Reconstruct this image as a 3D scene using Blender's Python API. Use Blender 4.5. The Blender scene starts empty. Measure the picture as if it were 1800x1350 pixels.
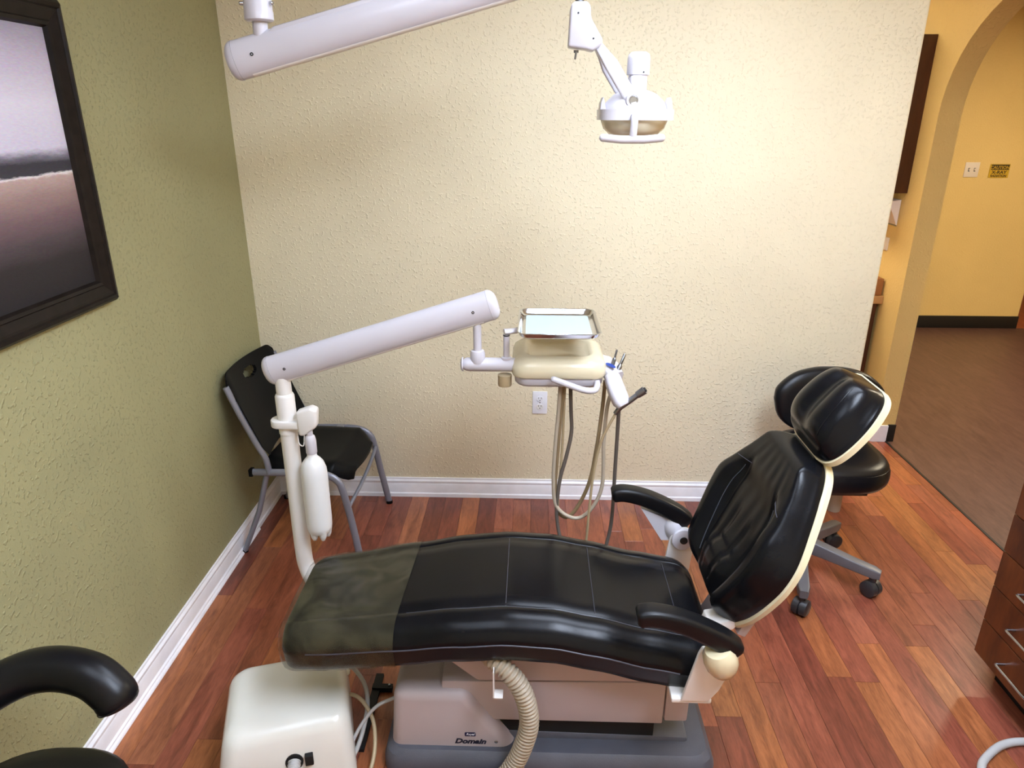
import bpy, bmesh, math, random
from mathutils import Matrix, Vector
random.seed(7)
SC = bpy.context.scene
COL = SC.collection
R = math.radians

# ------------------------------------------------------------------ camera
def make_camera():
    pitch, yaw, roll = R(20.884), R(1.592), R(-0.152)
    fw0 = Vector((-math.sin(yaw), math.cos(yaw), 0)); right = Vector((math.cos(yaw), math.sin(yaw), 0)); up = Vector((0, 0, 1))
    fwd = fw0*math.cos(pitch) - up*math.sin(pitch)
    down = -(up*math.cos(pitch) + fw0*math.sin(pitch))
    r = right*math.cos(roll) + down*math.sin(roll)
    d = -right*math.sin(roll) + down*math.cos(roll)
    m = Matrix((r, -d, -fwd)).transposed().to_4x4()
    m.translation = (1.2356, -3.0316, 1.75)
    cd = bpy.data.cameras.new('camera'); cd.sensor_width = 36; cd.lens = 1234.74/1800*36; cd.clip_start = 0.02
    co = bpy.data.objects.new('camera', cd); COL.objects.link(co); co.matrix_world = m
    SC.camera = co
make_camera()

# ------------------------------------------------------------------ world + exposure
w = bpy.data.worlds.new('world'); SC.world = w; w.use_nodes = True
w.node_tree.nodes['Background'].inputs[0].default_value = (0.9, 0.93, 1.0, 1)
w.node_tree.nodes['Background'].inputs[1].default_value = 0.25
SC.view_settings.view_transform = 'Standard'; SC.view_settings.look = 'None'
SC.view_settings.gamma = 1; SC.view_settings.use_curve_mapping = False
SC.view_settings.exposure = 0.1
LIGHT_MAIN = 31.0; LIGHT_SIDE = 14.0; FILL_LEFT = 6.0; LIGHT_HALL = 42.0; FILL_NOOK = 20.0
COOL = (.82, .94, 1.14, 1)

# ------------------------------------------------------------------ materials
def lin(h):
    c = [int(h[i:i+2], 16)/255 for i in (0, 2, 4)]
    return tuple(v/12.92 if v <= .04045 else ((v+.055)/1.055)**2.4 for v in c) + (1,)
MATS = {}
def newmat(name):
    m = bpy.data.materials.new(name); m.use_nodes = True
    nt = m.node_tree; b = nt.nodes['Principled BSDF']
    MATS[name] = m
    return m, nt, b
def N(nt, t, **kw):
    n = nt.nodes.new(t)
    for k, v in kw.items():
        if k in n.inputs: n.inputs[k].default_value = v
        else: setattr(n, k, v)
    return n
def mat(name, col, rough=.5, metal=0, var=.06, vscale=6, bump=0, bscale=200, spec=None, coat=0, alpha=1, trans=0, sss=0):
    """plain surface with slight procedural tone variation and fine relief"""
    m, nt, b = newmat(name)
    c = lin(col) if isinstance(col, str) else col
    tc = N(nt, 'ShaderNodeTexCoord')
    no = N(nt, 'ShaderNodeTexNoise', Scale=vscale, Detail=4.0)
    nt.links.new(tc.outputs['Object'], no.inputs['Vector'])
    rp = N(nt, 'ShaderNodeValToRGB')
    rp.color_ramp.elements[0].position = .3; rp.color_ramp.elements[1].position = .7
    rp.color_ramp.elements[0].color = tuple(v*(1-var) for v in c[:3]) + (1,)
    rp.color_ramp.elements[1].color = tuple(min(1, v*(1+var)) for v in c[:3]) + (1,)
    nt.links.new(no.outputs['Fac'], rp.inputs[0]); nt.links.new(rp.outputs[0], b.inputs['Base Color'])
    b.inputs['Roughness'].default_value = rough; b.inputs['Metallic'].default_value = metal
    if spec is not None: b.inputs['Specular IOR Level'].default_value = spec
    if coat: b.inputs['Coat Weight'].default_value = coat; b.inputs['Coat Roughness'].default_value = .15
    if alpha < 1: b.inputs['Alpha'].default_value = alpha
    if trans: b.inputs['Transmission Weight'].default_value = trans
    if sss:
        b.inputs['Subsurface Weight'].default_value = sss; b.inputs['Subsurface Radius'].default_value = (.02, .02, .02)
    if bump:
        n2 = N(nt, 'ShaderNodeTexNoise', Scale=bscale, Detail=3.0)
        nt.links.new(tc.outputs['Object'], n2.inputs['Vector'])
        bp = N(nt, 'ShaderNodeBump', Strength=bump, Distance=.002)
        nt.links.new(n2.outputs['Fac'], bp.inputs['Height']); nt.links.new(bp.outputs[0], b.inputs['Normal'])
    return m
def wallmat(name, col, strength=.55, var=.04, rough=.55):
    """painted orange-peel plaster"""
    m, nt, b = newmat(name); c = lin(col)
    tc = N(nt, 'ShaderNodeTexCoord')
    no = N(nt, 'ShaderNodeTexNoise', Scale=1.6, Detail=3.0)
    nt.links.new(tc.outputs['Object'], no.inputs['Vector'])
    rp = N(nt, 'ShaderNodeValToRGB')
    rp.color_ramp.elements[0].position = .35; rp.color_ramp.elements[1].position = .65
    rp.color_ramp.elements[0].color = tuple(v*(1-var) for v in c[:3]) + (1,)
    rp.color_ramp.elements[1].color = tuple(min(1, v*(1+var)) for v in c[:3]) + (1,)
    nt.links.new(no.outputs['Fac'], rp.inputs[0]); nt.links.new(rp.outputs[0], b.inputs['Base Color'])
    n1 = N(nt, 'ShaderNodeTexNoise', Scale=85.0, Detail=1.5, Distortion=0.0)
    nt.links.new(tc.outputs['Object'], n1.inputs['Vector'])
    r1 = N(nt, 'ShaderNodeMapRange'); r1.inputs['From Min'].default_value = .54; r1.inputs['From Max'].default_value = .70
    r1.interpolation_type = 'SMOOTHSTEP'
    nt.links.new(n1.outputs['Fac'], r1.inputs['Value'])
    n2 = N(nt, 'ShaderNodeTexNoise', Scale=230.0, Detail=2.0)
    nt.links.new(tc.outputs['Object'], n2.inputs['Vector'])
    ad = N(nt, 'ShaderNodeMath', operation='MULTIPLY_ADD'); ad.inputs[1].default_value = .18
    nt.links.new(n2.outputs['Fac'], ad.inputs[0]); nt.links.new(r1.outputs[0], ad.inputs[2])
    bp = N(nt, 'ShaderNodeBump', Strength=strength, Distance=.004)
    nt.links.new(ad.outputs[0], bp.inputs['Height']); nt.links.new(bp.outputs[0], b.inputs['Normal'])
    b.inputs['Roughness'].default_value = rough; b.inputs['Specular IOR Level'].default_value = .35
    return m
def woodmat(name, dark, light, rough=.3, grain=(40, 3, 40), objcol=False, coat=0.0, fig=.5):
    m, nt, b = newmat(name)
    tc = N(nt, 'ShaderNodeTexCoord'); oi = N(nt, 'ShaderNodeObjectInfo')
    mp = N(nt, 'ShaderNodeMapping'); mp.inputs['Scale'].default_value = grain
    av = N(nt, 'ShaderNodeVectorMath', operation='ADD')
    sc = N(nt, 'ShaderNodeVectorMath', operation='SCALE'); sc.inputs['Scale'].default_value = 17.0
    cb = N(nt, 'ShaderNodeCombineXYZ')
    for i in range(3): nt.links.new(oi.outputs['Random'], cb.inputs[i])
    nt.links.new(cb.outputs[0], sc.inputs[0])
    nt.links.new(tc.outputs['Object'], av.inputs[0]); nt.links.new(sc.outputs[0], av.inputs[1])
    nt.links.new(av.outputs[0], mp.inputs['Vector'])
    no = N(nt, 'ShaderNodeTexNoise', Scale=1.0, Detail=6.0, Roughness=.65, Distortion=.8)
    nt.links.new(mp.outputs[0], no.inputs['Vector'])
    rp = N(nt, 'ShaderNodeValToRGB')
    rp.color_ramp.elements[0].position = .28; rp.color_ramp.elements[1].position = .72
    if objcol:
        rp.color_ramp.elements[0].color = (.40, .33, .31, 1); rp.color_ramp.elements[1].color = (1.2, 1.2, 1.15, 1)
        mx = N(nt, 'ShaderNodeMix', data_type='RGBA', blend_type='MULTIPLY'); mx.inputs[0].default_value = .9
        nt.links.new(oi.outputs['Color'], mx.inputs[6]); nt.links.new(rp.outputs[0], mx.inputs[7])
        nt.links.new(mx.outputs[2], b.inputs['Base Color'])
    else:
        rp.color_ramp.elements[0].color = lin(dark); rp.color_ramp.elements[1].color = lin(light)
        nt.links.new(rp.outputs[0], b.inputs['Base Color'])
    m2 = N(nt, 'ShaderNodeMapping'); m2.inputs['Scale'].default_value = (grain[0]*9, grain[1]*6, grain[2]*9)
    nt.links.new(av.outputs[0], m2.inputs['Vector'])
    nf = N(nt, 'ShaderNodeTexNoise', Scale=1.0, Detail=2.0)
    nt.links.new(m2.outputs[0], nf.inputs['Vector'])
    mf = N(nt, 'ShaderNodeMath', operation='MULTIPLY_ADD'); mf.inputs[1].default_value = fig*.7; 
    nt.links.new(nf.outputs['Fac'], mf.inputs[0])
    sb = N(nt, 'ShaderNodeMath', operation='SUBTRACT'); sb.inputs[1].default_value = fig*.35
    nt.links.new(no.outputs['Fac'], mf.inputs[2]); nt.links.new(mf.outputs[0], sb.inputs[0])
    nt.links.new(sb.outputs[0], rp.inputs[0])
    bp = N(nt, 'ShaderNodeBump', Strength=.12, Distance=.001)
    nt.links.new(no.outputs['Fac'], bp.inputs['Height']); nt.links.new(bp.outputs[0], b.inputs['Normal'])
    b.inputs['Roughness'].default_value = rough
    if coat: b.inputs['Coat Weight'].default_value = coat; b.inputs['Coat Roughness'].default_value = .2
    return m
def emit(name, col, s):
    m, nt, b = newmat(name)
    b.inputs['Base Color'].default_value = (.9, .9, .9, 1)
    b.inputs['Emission Color'].default_value = col; b.inputs['Emission Strength'].default_value = s
    return m

wallmat('cream_wall', 'EFE4C6'); wallmat('green_wall', '9C9870', strength=.55)
wallmat('hall_wall', 'E3C27C', strength=.35)
mat('ceiling_paint', 'E9E7E0', .8, bump=.3, bscale=90)
mat('white_trim', 'F2F0F4', .35, var=.05, vscale=14)
mat('black_vinyl', '1C1A18', .45)
woodmat('plank_wood', '', '', rough=.3, grain=(34, 5, 34), objcol=True, coat=.15)
mat('floor_gap', '45211A', .7)
woodmat('vinyl_floor', '4C322A', '674A40', rough=.42, grain=(26, 5, 26))
woodmat('far_wood', '8A3F27', 'B06038', rough=.35, grain=(30, 4, 30))
mat('leather', (.004, .004, .005, 1), .25, var=.25, vscale=20, bump=.06, bscale=220, spec=.19)
mat('stool_leather', (.004, .004, .0055, 1), .34, var=.25, spec=.28, bump=.07, bscale=220)
mat('seam', '3E3E46', .5)
mat('arm_rubber', (.005, .005, .006, 1), .36, var=.2, spec=.25)
mat('black_plastic', (.004, .004, .0045, 1), .42, spec=.12, var=.2, bump=.05, bscale=300)
mat('cream_shell', 'D3C6A2', .3, var=.03)
mat('dome_cream', 'CFC2A0', .22, var=.04, coat=.3)
mat('white_enamel', 'CAC6CD', .28, var=.02, coat=.2)
mat('off_white', 'E4E0DC', .35, var=.03)
mat('aged_cream', 'D6CAAC', .22, var=.05, coat=.4)
mat('bottle_plastic', 'E2E1E0', .35, var=.03, sss=.3)
mat('amber_plastic', 'C2AD88', .3, trans=.3)
mat('box_white', 'E4E2DA', .25, var=.03, coat=.25)
mat('taupe_metal', 'B8ACAE', .42, var=.03, bump=.15, bscale=500)
mat('grey_base', '52535C', .45, var=.08, vscale=20, bump=.3, bscale=400)
mat('dark_gap', '070708', .7)
mat('steel', 'B9BCC2', .22, metal=1, var=.05)
mat('chrome', 'D6D8DC', .12, metal=1, var=.03)
mat('dull_steel', '8C8F96', .35, metal=1)
mat('grey_tube', '8A8B96', .38, metal=.35, var=.05)
mat('tray_liner', 'BCD0D6', .5, var=.01)
mat('tube_brown', '8B7658', .4); mat('tube_dark', '5F564F', .4); mat('tube_tan', 'B09C7A', .4)
mat('tube_pale', 'B5A794', .4); mat('tube_grey', 'B4B2B0', .4)
mat('corrugated', 'A89A86', .45, var=.08)
mat('stool_grey', '5D5B5F', .4, var=.08); mat('caster_dark', '2C2A2C', .45)
mat('frame_wood', '1B1512', .42, var=.35, vscale=30, spec=.15)
woodmat('cabinet_wood', '42200F', '6C3819', rough=.35, grain=(9, 9, 2.2))
woodmat('hall_cabinet_wood', '3A1C12', '4E2818', rough=.4, grain=(20, 20, 3))
mat('counter_top', 'B48B5C', .4); mat('paper', 'E4DAD6', .7); mat('carton', '9A6434', .7)
mat('outlet_white', 'E9E9F0', .3, var=.01); mat('hole_dark', '1A1A1C', .6)
mat('switch_white', 'E6D8C8', .4, var=.01)
mat('sign_yellow', 'C9A227', .5, var=.05); mat('sign_dark', '3A2A08', .6)
mat('navy', '14173F', .4); mat('ink', '11132B', .5); mat('blue_badge', '2A4392', .3); mat('white_ink', 'E8E8F0', .5)
emit('panel_main', COOL, LIGHT_MAIN); emit('panel_side', COOL, LIGHT_SIDE); emit('fill_left', COOL, FILL_LEFT)
emit('panel_hall', (1.0, .86, .62, 1), LIGHT_HALL); emit('fill_nook', (1.0, .88, .66, 1), FILL_NOOK)

def plastic_film():
    m, nt, b = newmat('plastic_film')
    tc = N(nt, 'ShaderNodeTexCoord')
    no = N(nt, 'ShaderNodeTexNoise', Scale=9.0, Detail=3.0, Distortion=1.2)
    nt.links.new(tc.outputs['Object'], no.inputs['Vector'])
    mr = N(nt, 'ShaderNodeMapRange'); mr.inputs['From Min'].default_value = .35; mr.inputs['From Max'].default_value = .7
    mr.inputs['To Min'].default_value = .13; mr.inputs['To Max'].default_value = .42
    nt.links.new(no.outputs['Fac'], mr.inputs['Value']); nt.links.new(mr.outputs[0], b.inputs['Alpha'])
    b.inputs['Base Color'].default_value = lin('625C46'); b.inputs['Roughness'].default_value = .2
    b.inputs['Specular IOR Level'].default_value = .6
    bp = N(nt, 'ShaderNodeBump', Strength=.5, Distance=.01)
    nt.links.new(no.outputs['Fac'], bp.inputs['Height']); nt.links.new(bp.outputs[0], b.inputs['Normal'])
plastic_film()

def canvas_mat():
    """painted seascape: pale mauve sky, dark far shore, rosy field fading to charcoal (object z from 0 to 1 over the canvas)"""
    m, nt, b = newmat('painting_paint')
    tc = N(nt, 'ShaderNodeTexCoord'); sp = N(nt, 'ShaderNodeSeparateXYZ')
    nt.links.new(tc.outputs['Generated'], sp.inputs[0])
    no = N(nt, 'ShaderNodeTexNoise', Scale=7.0, Detail=6.0, Roughness=.7)
    mp = N(nt, 'ShaderNodeMapping'); mp.inputs['Scale'].default_value = (1, 1, 3.5)
    nt.links.new(tc.outputs['Generated'], mp.inputs['Vector']); nt.links.new(mp.outputs[0], no.inputs['Vector'])
    ma = N(nt, 'ShaderNodeMath', operation='MULTIPLY_ADD'); ma.inputs[1].default_value = .05
    sb = N(nt, 'ShaderNodeMath', operation='SUBTRACT'); sb.inputs[1].default_value = .025
    nt.links.new(no.outputs['Fac'], ma.inputs[0]); nt.links.new(sp.outputs['Z'], ma.inputs[2]); nt.links.new(ma.outputs[0], sb.inputs[0])
    rp = N(nt, 'ShaderNodeValToRGB'); cr = rp.color_ramp
    stops = [(0, '262325'), (.14, '302B2B'), (.22, '4C4245'), (.30, '6D585B'), (.38, '8E7672'), (.452, 'AE9690'), (.460, 'E0DADA'), (.468, '3C3A40'),
             (.505, '3A383E'), (.53, '6E6A74'), (.56, 'C6C0D0'), (.72, 'D2CCD8'), (.88, 'B8AEBE'), (1, '97909C')]
    cr.elements[0].position = 0; cr.elements[0].color = lin(stops[0][1]); cr.elements[1].position = 1; cr.elements[1].color = lin(stops[-1][1])
    for p, h in stops[1:-1]:
        e = cr.elements.new(p); e.color = lin(h)
    nt.links.new(sb.outputs[0], rp.inputs[0])
    n2 = N(nt, 'ShaderNodeTexNoise', Scale=60.0, Detail=4.0)
    nt.links.new(mp.outputs[0], n2.inputs['Vector'])
    mx = N(nt, 'ShaderNodeMix', data_type='RGBA', blend_type='OVERLAY'); mx.inputs[0].default_value = .25
    nt.links.new(rp.outputs[0], mx.inputs[6]); nt.links.new(n2.outputs['Color'], mx.inputs[7])
    hs = N(nt, 'ShaderNodeHueSaturation', Saturation=1.0)
    nt.links.new(mx.outputs[2], hs.inputs['Color'])
    nt.links.new(hs.outputs[0], b.inputs['Base Color'])
    b.inputs['Roughness'].default_value = .65; b.inputs['Specular IOR Level'].default_value = .15
    bp = N(nt, 'ShaderNodeBump', Strength=.25, Distance=.002)
    nt.links.new(n2.outputs['Fac'], bp.inputs['Height']); nt.links.new(bp.outputs[0], b.inputs['Normal'])
canvas_mat()

# ------------------------------------------------------------------ geometry helpers: every shape is (verts, faces)
def join(*gs):
    V, F = [], []
    for v, f in gs:
        o = len(V); V += [Vector(p) for p in v]; F += [tuple(i+o for i in q) for q in f]
    return V, F
def xf(g, fn): return [Vector(fn(*p)) for p in g[0]], g[1]
def box(x0, x1, y0, y1, z0, z1):
    v = [(x0,y0,z0),(x1,y0,z0),(x1,y1,z0),(x0,y1,z0),(x0,y0,z1),(x1,y0,z1),(x1,y1,z1),(x0,y1,z1)]
    return [Vector(p) for p in v], [(3,2,1,0),(4,5,6,7),(0,1,5,4),(1,2,6,5),(2,3,7,6),(3,0,4,7)]
def prism(poly, a, b, axis='y'):
    """polygon (p, q) extruded along axis; 'y': (x,z), 'x': (y,z), 'z': (x,y)"""
    def pt(p, q, t): return Vector((p, t, q)) if axis == 'y' else Vector((t, p, q)) if axis == 'x' else Vector((p, q, t))
    n = len(poly)
    V = [pt(p, q, a) for p, q in poly] + [pt(p, q, b) for p, q in poly]
    F = [tuple(range(n)), tuple(range(2*n-1, n-1, -1))] + [(i, i+n, (i+1) % n+n, (i+1) % n) for i in range(n)]
    return V, F
def spline(pts, k=8):
    pts = [Vector(p) for p in pts]; out = []
    P = [pts[0]*2-pts[1]] + pts + [pts[-1]*2-pts[-2]]
    for i in range(1, len(P)-2):
        a, b, c, d = P[i-1:i+3]
        for j in range(k):
            t = j/k
            out.append(.5*((2*b)+(c-a)*t+(2*a-5*b+4*c-d)*t*t+(3*b-a-3*c+d)*t**3))
    return out + [pts[-1]]
def tube(path, r, n=10, caps=True, sx=1.0, sy=1.0, up=None, round_ends=0):
    path = [Vector(p) for p in path]; m = len(path)
    rr = r if isinstance(r, (list, tuple)) else [r]*m
    V, F = [], []
    nrm = None
    for i, p in enumerate(path):
        t = (path[min(i+1, m-1)]-path[max(i-1, 0)]).normalized()
        if nrm is None:
            ref = Vector(up) if up else (Vector((0, 0, 1)) if abs(t.z) < .9 else Vector((0, 1, 0)))
            nrm = (ref - t*ref.dot(t)).normalized()
        else:
            nrm = (nrm - t*nrm.dot(t)).normalized()
        bi = t.cross(nrm)
        for k in range(n):
            a = 2*math.pi*(k+.5)/n if n == 4 else 2*math.pi*k/n
            V.append(p + nrm*math.cos(a)*rr[i]*sx + bi*math.sin(a)*rr[i]*sy)
    for i in range(m-1):
        for k in range(n):
            F.append((i*n+k, i*n+(k+1) % n, (i+1)*n+(k+1) % n, (i+1)*n+k))
    if caps: F += [tuple(range(n-1, -1, -1)), tuple(range((m-1)*n, m*n))]
    return V, F
def rtube(path, r, n=12, e=5, **kw):
    """tube with rounded ends"""
    path = [Vector(p) for p in path]
    d0 = (path[0]-path[1]).normalized(); d1 = (path[-1]-path[-2]).normalized()
    head = [path[0]+d0*r*math.cos(a) for a in [math.pi/2*i/e for i in range(e)]]
    hr = [max(.02*r, r*math.sin(a)) for a in [math.pi/2*i/e for i in range(e)]]
    tail = [path[-1]+d1*r*math.cos(a) for a in [math.pi/2*(e-1-i)/e for i in range(e)]]
    tr = hr[::-1]
    return tube(head+path+tail, hr+[r]*len(path)+tr, n, **kw)
def lathe(prof, c=(0, 0, 0), axis=(0, 0, 1), n=24, sx=1, sy=1):
    """profile (radius, height) turned about axis through c"""
    ax = Vector(axis).normalized(); ref = Vector((1, 0, 0)) if abs(ax.x) < .9 else Vector((0, 1, 0))
    u = (ref-ax*ref.dot(ax)).normalized(); v = ax.cross(u); c = Vector(c); V, F = [], []
    for r, h in prof:
        r = max(r, 1e-4)
        for k in range(n):
            a = 2*math.pi*k/n
            V.append(c+ax*h+u*math.cos(a)*r*sx+v*math.sin(a)*r*sy)
    for i in range(len(prof)-1):
        for k in range(n): F.append((i*n+k, i*n+(k+1) % n, (i+1)*n+(k+1) % n, (i+1)*n+k))
    F += [tuple(range(n-1, -1, -1)), tuple(range((len(prof)-1)*n, len(prof)*n))]
    return V, F
def loft(secs, caps=True, closed=True):
    n = len(secs[0]); V = [Vector(p) for s in secs for p in s]; F = []
    for i in range(len(secs)-1):
        for k in range(n if closed else n-1):
            F.append((i*n+k, i*n+(k+1) % n, (i+1)*n+(k+1) % n, (i+1)*n+k))
    if caps: F += [tuple(range(n-1, -1, -1)), tuple(range((len(secs)-1)*n, len(secs)*n))]
    return V, F
def rrect(x0, x1, y0, y1, r, n=5):
    out = []
    for cx, cy, a0 in ((x1-r, y1-r, 0), (x0+r, y1-r, 90), (x0+r, y0+r, 180), (x1-r, y0+r, 270)):
        for i in range(n+1):
            a = R(a0+90*i/n); out.append((cx+r*math.cos(a), cy+r*math.sin(a)))
    return out
def interp(tab, x):
    if x <= tab[0][0]: return tab[0][1]
    for (a, b), (c, d) in zip(tab, tab[1:]):
        if x <= c:
            t = (x-a)/(c-a); t = t*t*(3-2*t)*.5+t*.5
            return b+(d-b)*t
    return tab[-1][1]

def sint(tab, x):
    if x <= tab[0][0]: return tab[0][1]
    if x >= tab[-1][0]: return tab[-1][1]
    n = len(tab)
    def slope(i):
        if i == 0: return (tab[1][1]-tab[0][1])/(tab[1][0]-tab[0][0])
        if i == n-1: return (tab[-1][1]-tab[-2][1])/(tab[-1][0]-tab[-2][0])
        return (tab[i+1][1]-tab[i-1][1])/(tab[i+1][0]-tab[i-1][0])
    for i in range(n-1):
        a, b = tab[i]; c, d = tab[i+1]
        if x <= c:
            h = c-a; t = (x-a)/h; m0, m1 = slope(i)*h, slope(i+1)*h
            return (2*t**3-3*t*t+1)*b+(t**3-2*t*t+t)*m0+(-2*t**3+3*t*t)*d+(t**3-t*t)*m1
ORG = {}
def obj(name, g, m, parent=None, bev=0, seg=2, smooth=True, ang=38, label=None, org=None, color=None):
    """ONE mesh object from world-space geometry; its origin is its parent's origin (or org / its own base centre)"""
    V, F = g
    if parent is not None: o0 = ORG[parent.name]
    elif org is not None: o0 = Vector(org)
    else:
        lo = [min(v[i] for v in V) for i in range(3)]; hi = [max(v[i] for v in V) for i in range(3)]
        o0 = Vector(((lo[0]+hi[0])/2, (lo[1]+hi[1])/2, lo[2]))
    me = bpy.data.meshes.new(name)
    me.from_pydata([tuple(Vector(v)-o0) for v in V], [], F)
    bm = bmesh.new(); bm.from_mesh(me)
    bmesh.ops.remove_doubles(bm, verts=bm.verts, dist=1e-6)
    bmesh.ops.recalc_face_normals(bm, faces=bm.faces)
    if bev:
        ed = [e for e in bm.edges if len(e.link_faces) == 2 and e.calc_face_angle(0) > R(30)]
        bmesh.ops.bevel(bm, geom=ed, offset=bev, segments=seg, profile=.5, affect='EDGES', clamp_overlap=True)
    bm.to_mesh(me); bm.free()
    if smooth:
        me.polygons.foreach_set('use_smooth', [True]*len(me.polygons)); me.set_sharp_from_angle(angle=R(ang))
    me.materials.append(MATS[m])
    o = bpy.data.objects.new(name, me); COL.objects.link(o)
    if parent is not None: o.parent = parent
    else: o.location = o0
    ORG[o.name] = o0
    if label: o['label'] = label
    if color: o.color = color
    return o
def thing(name, label, cat, loc, group=None):
    o = bpy.data.objects.new(name, None); COL.objects.link(o); o.location = loc; o.empty_display_size = .1
    ORG[o.name] = Vector(loc); tag(o, label, cat, group)
    return o
def tag(o, label, cat, group=None):
    o['label'] = label; o['category'] = cat
    if group: o['group'] = group
    return o
def struct(name, g, m, label=None, **kw):
    o = obj(name, g, m, **kw); o['kind'] = 'structure'
    if label: o['label'] = label
    return o
def text(name, body, size, origin, xdir, ydir, m, parent, shear=0, offset=0, extrude=.0004, align='CENTER', wscale=1.0):
    cu = bpy.data.curves.new(name, 'FONT'); cu.body = body; cu.size = size; cu.shear = shear; cu.offset = offset
    cu.extrude = extrude; cu.align_x = align; cu.resolution_u = 3
    to = bpy.data.objects.new(name, cu); COL.objects.link(to)
    dg = bpy.context.evaluated_depsgraph_get(); dg.update()
    me = bpy.data.meshes.new_from_object(to.evaluated_get(dg))
    bpy.data.objects.remove(to)
    X = Vector(xdir).normalized(); Y = Vector(ydir).normalized(); Z = X.cross(Y)
    base = Vector(origin)-ORG[parent.name]
    for v in me.vertices: v.co = base + X*v.co.x*wscale + Y*v.co.y + Z*v.co.z
    me.name = name; me.materials.clear(); me.materials.append(MATS[m])
    o = bpy.data.objects.new(name, me); COL.objects.link(o); o.parent = parent; ORG[o.name] = ORG[parent.name]
    return o

# ================================================================== THE SETTING
CH = 2.6
struct('wall_back', box(-.12, 2.73, 0, .12, 0, CH), 'cream_wall', 'cream textured partition wall behind the dental chair', bev=.012, seg=3)
struct('wall_left', box(-.12, 0, -4.3, 0, 0, CH), 'green_wall', 'olive green textured wall with the painting')
struct('wall_front', box(-.12, 3.33, -4.42, -4.3, 0, CH), 'cream_wall', 'cream wall behind the viewer')
# ceiling with a plain flat face
struct('ceiling', box(-.12, 8.0, -4.42, 6.2, CH, CH+.1), 'ceiling_paint', 'white ceiling')

# wall with the arch, runs in depth at x 3.22..3.33
def arch_wall(x0, x1, ya, yb, yc, a, b, zs, zt, ztop, n=24):
    """wall from y=ya to y=yb; elliptical opening centred yc, half width a, rise b above spring zs"""
    V, F = [], []
    def add(*pts):
        o = len(V); V.extend(Vector(p) for p in pts); F.append(tuple(range(o, o+len(pts))))
    arc = [(yc+a*math.cos(math.pi*i/n), zs+b*math.sin(math.pi*i/n)) for i in range(n+1)]
    for x in (x0, x1):
        add((x, ya, 0), (x, yc-a, 0), (x, yc-a, zs), (x, ya, zs)); add((x, ya, zs), (x, yc-a, zs), (x, yc-a, ztop), (x, ya, ztop))
        add((x, yc+a, 0), (x, yb, 0), (x, yb, zs), (x, yc+a, zs)); add((x, yc+a, zs), (x, yb, zs), (x, yb, ztop), (x, yc+a, ztop))
        for (y1, z1), (y2, z2) in zip(arc, arc[1:]): add((x, y1, z1), (x, y1, ztop), (x, y2, ztop), (x, y2, z2))
    for (y1, z1), (y2, z2) in zip(arc, arc[1:]): add((x0, y1, z1), (x1, y1, z1), (x1, y2, z2), (x0, y2, z2))
    for y in (yc-a, yc+a): add((x0, y, 0), (x1, y, 0), (x1, y, zs), (x0, y, zs))
    for y in (ya, yb): add((x0, y, 0), (x1, y, 0), (x1, y, ztop), (x0, y, ztop))
    return V, F
struct('wall_right', arch_wall(3.215, 3.328, -4.3, 2.2, .047, .66, .54, 1.75, 0, CH), 'hall_wall', 'tan wall with an arched opening to the hallway', ang=30)
struct('wall_nook', box(-.12, 3.33, 2.2, 2.32, 0, CH), 'hall_wall', 'tan wall at the back of the cabinet nook')
struct('wall_hall', box(3.328, 5.53, 3.10, 3.6, 0, CH), 'hall_wall', 'yellow hallway wall with the light switch and caution sign')
struct('wall_far', box(3.3, 8.0, 6.1, 6.2, 0, CH), 'hall_wall', 'yellow wall at the far end of the hallway')
struct('wall_hall_side', box(7.9, 8.0, -4.3, 6.1, 0, CH), 'hall_wall', 'yellow side wall of the hallway')
struct('wall_hall_front', box(3.33, 8.0, -4.42, -4.3, 0, CH), 'hall_wall', 'yellow near wall of the hallway')

# floor: sub floor, vinyl hallway, far wood; planks are parts of the room floor
fl = struct('floor', box(0, 3.287, -4.3, 2.2, -.06, -.008), 'floor_gap', 'reddish brown wooden plank floor')
struct('floor_hall', join(box(3.293, 5.6, -4.3, 3.1, -.06, 0), box(5.6, 8.0, -4.3, 3.0, -.06, 0)), 'vinyl_floor', 'grey brown wood-look vinyl hallway floor')
struct('floor_far', box(5.53, 8.0, 3.0, 6.1, -.06, -.001), 'far_wood', 'reddish wood floor beyond the hallway corner')
struct('trim_1', prism([(3.283, -.008), (3.297, -.008), (3.296, .003), (3.284, .003)], -4.3, .705), 'black_vinyl', 'thin dark threshold strip under the arch')
PLANK = ['98573F', '874836', 'A4623F', 'A5643E', '7A4032', '91503E', '9C5A45', 'AC6E44', '7F4332', 'A26346', '99563D', '8C4C3B']
def planks():
    pw = .083; nrow = 40; far_polys = ([], [])
    for i in range(nrow):
        x0 = i*pw; x1 = min((i+1)*pw, 3.285)
        if x1-x0 < .02: continue
        y = 2.2 - random.uniform(0, .8); ytop = 2.2
        while ytop > -4.3:
            L = random.choice((.42, .55, .7, .85, 1.05))*random.uniform(.9, 1.1)
            yb = max(ytop-(ytop-y if ytop == 2.2 and y < 2.2 else L), -4.3)
            if ytop-yb < .02: yb = ytop-.3
            e = .00035
            if yb < .72 and ytop > -1.75:
                g = box(x0+e, x1-e, yb+e, ytop-e, -.008, 0)
                h = random.choice(PLANK); c = lin(h); k = random.uniform(.9, 1.1)
                obj('plank', g, 'plank_wood', fl, bev=.0005, seg=1, smooth=False, color=(c[0]*k, c[1]*k, c[2]*k, 1))
            else:
                far_polys[0].append(box(x0+e, x1-e, yb+e, ytop-e, -.008, 0))
            ytop = yb
    o = obj('plank_field', join(*far_polys[0]), 'far_wood', fl, smooth=False); o['kind'] = 'stuff'
planks()

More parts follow.
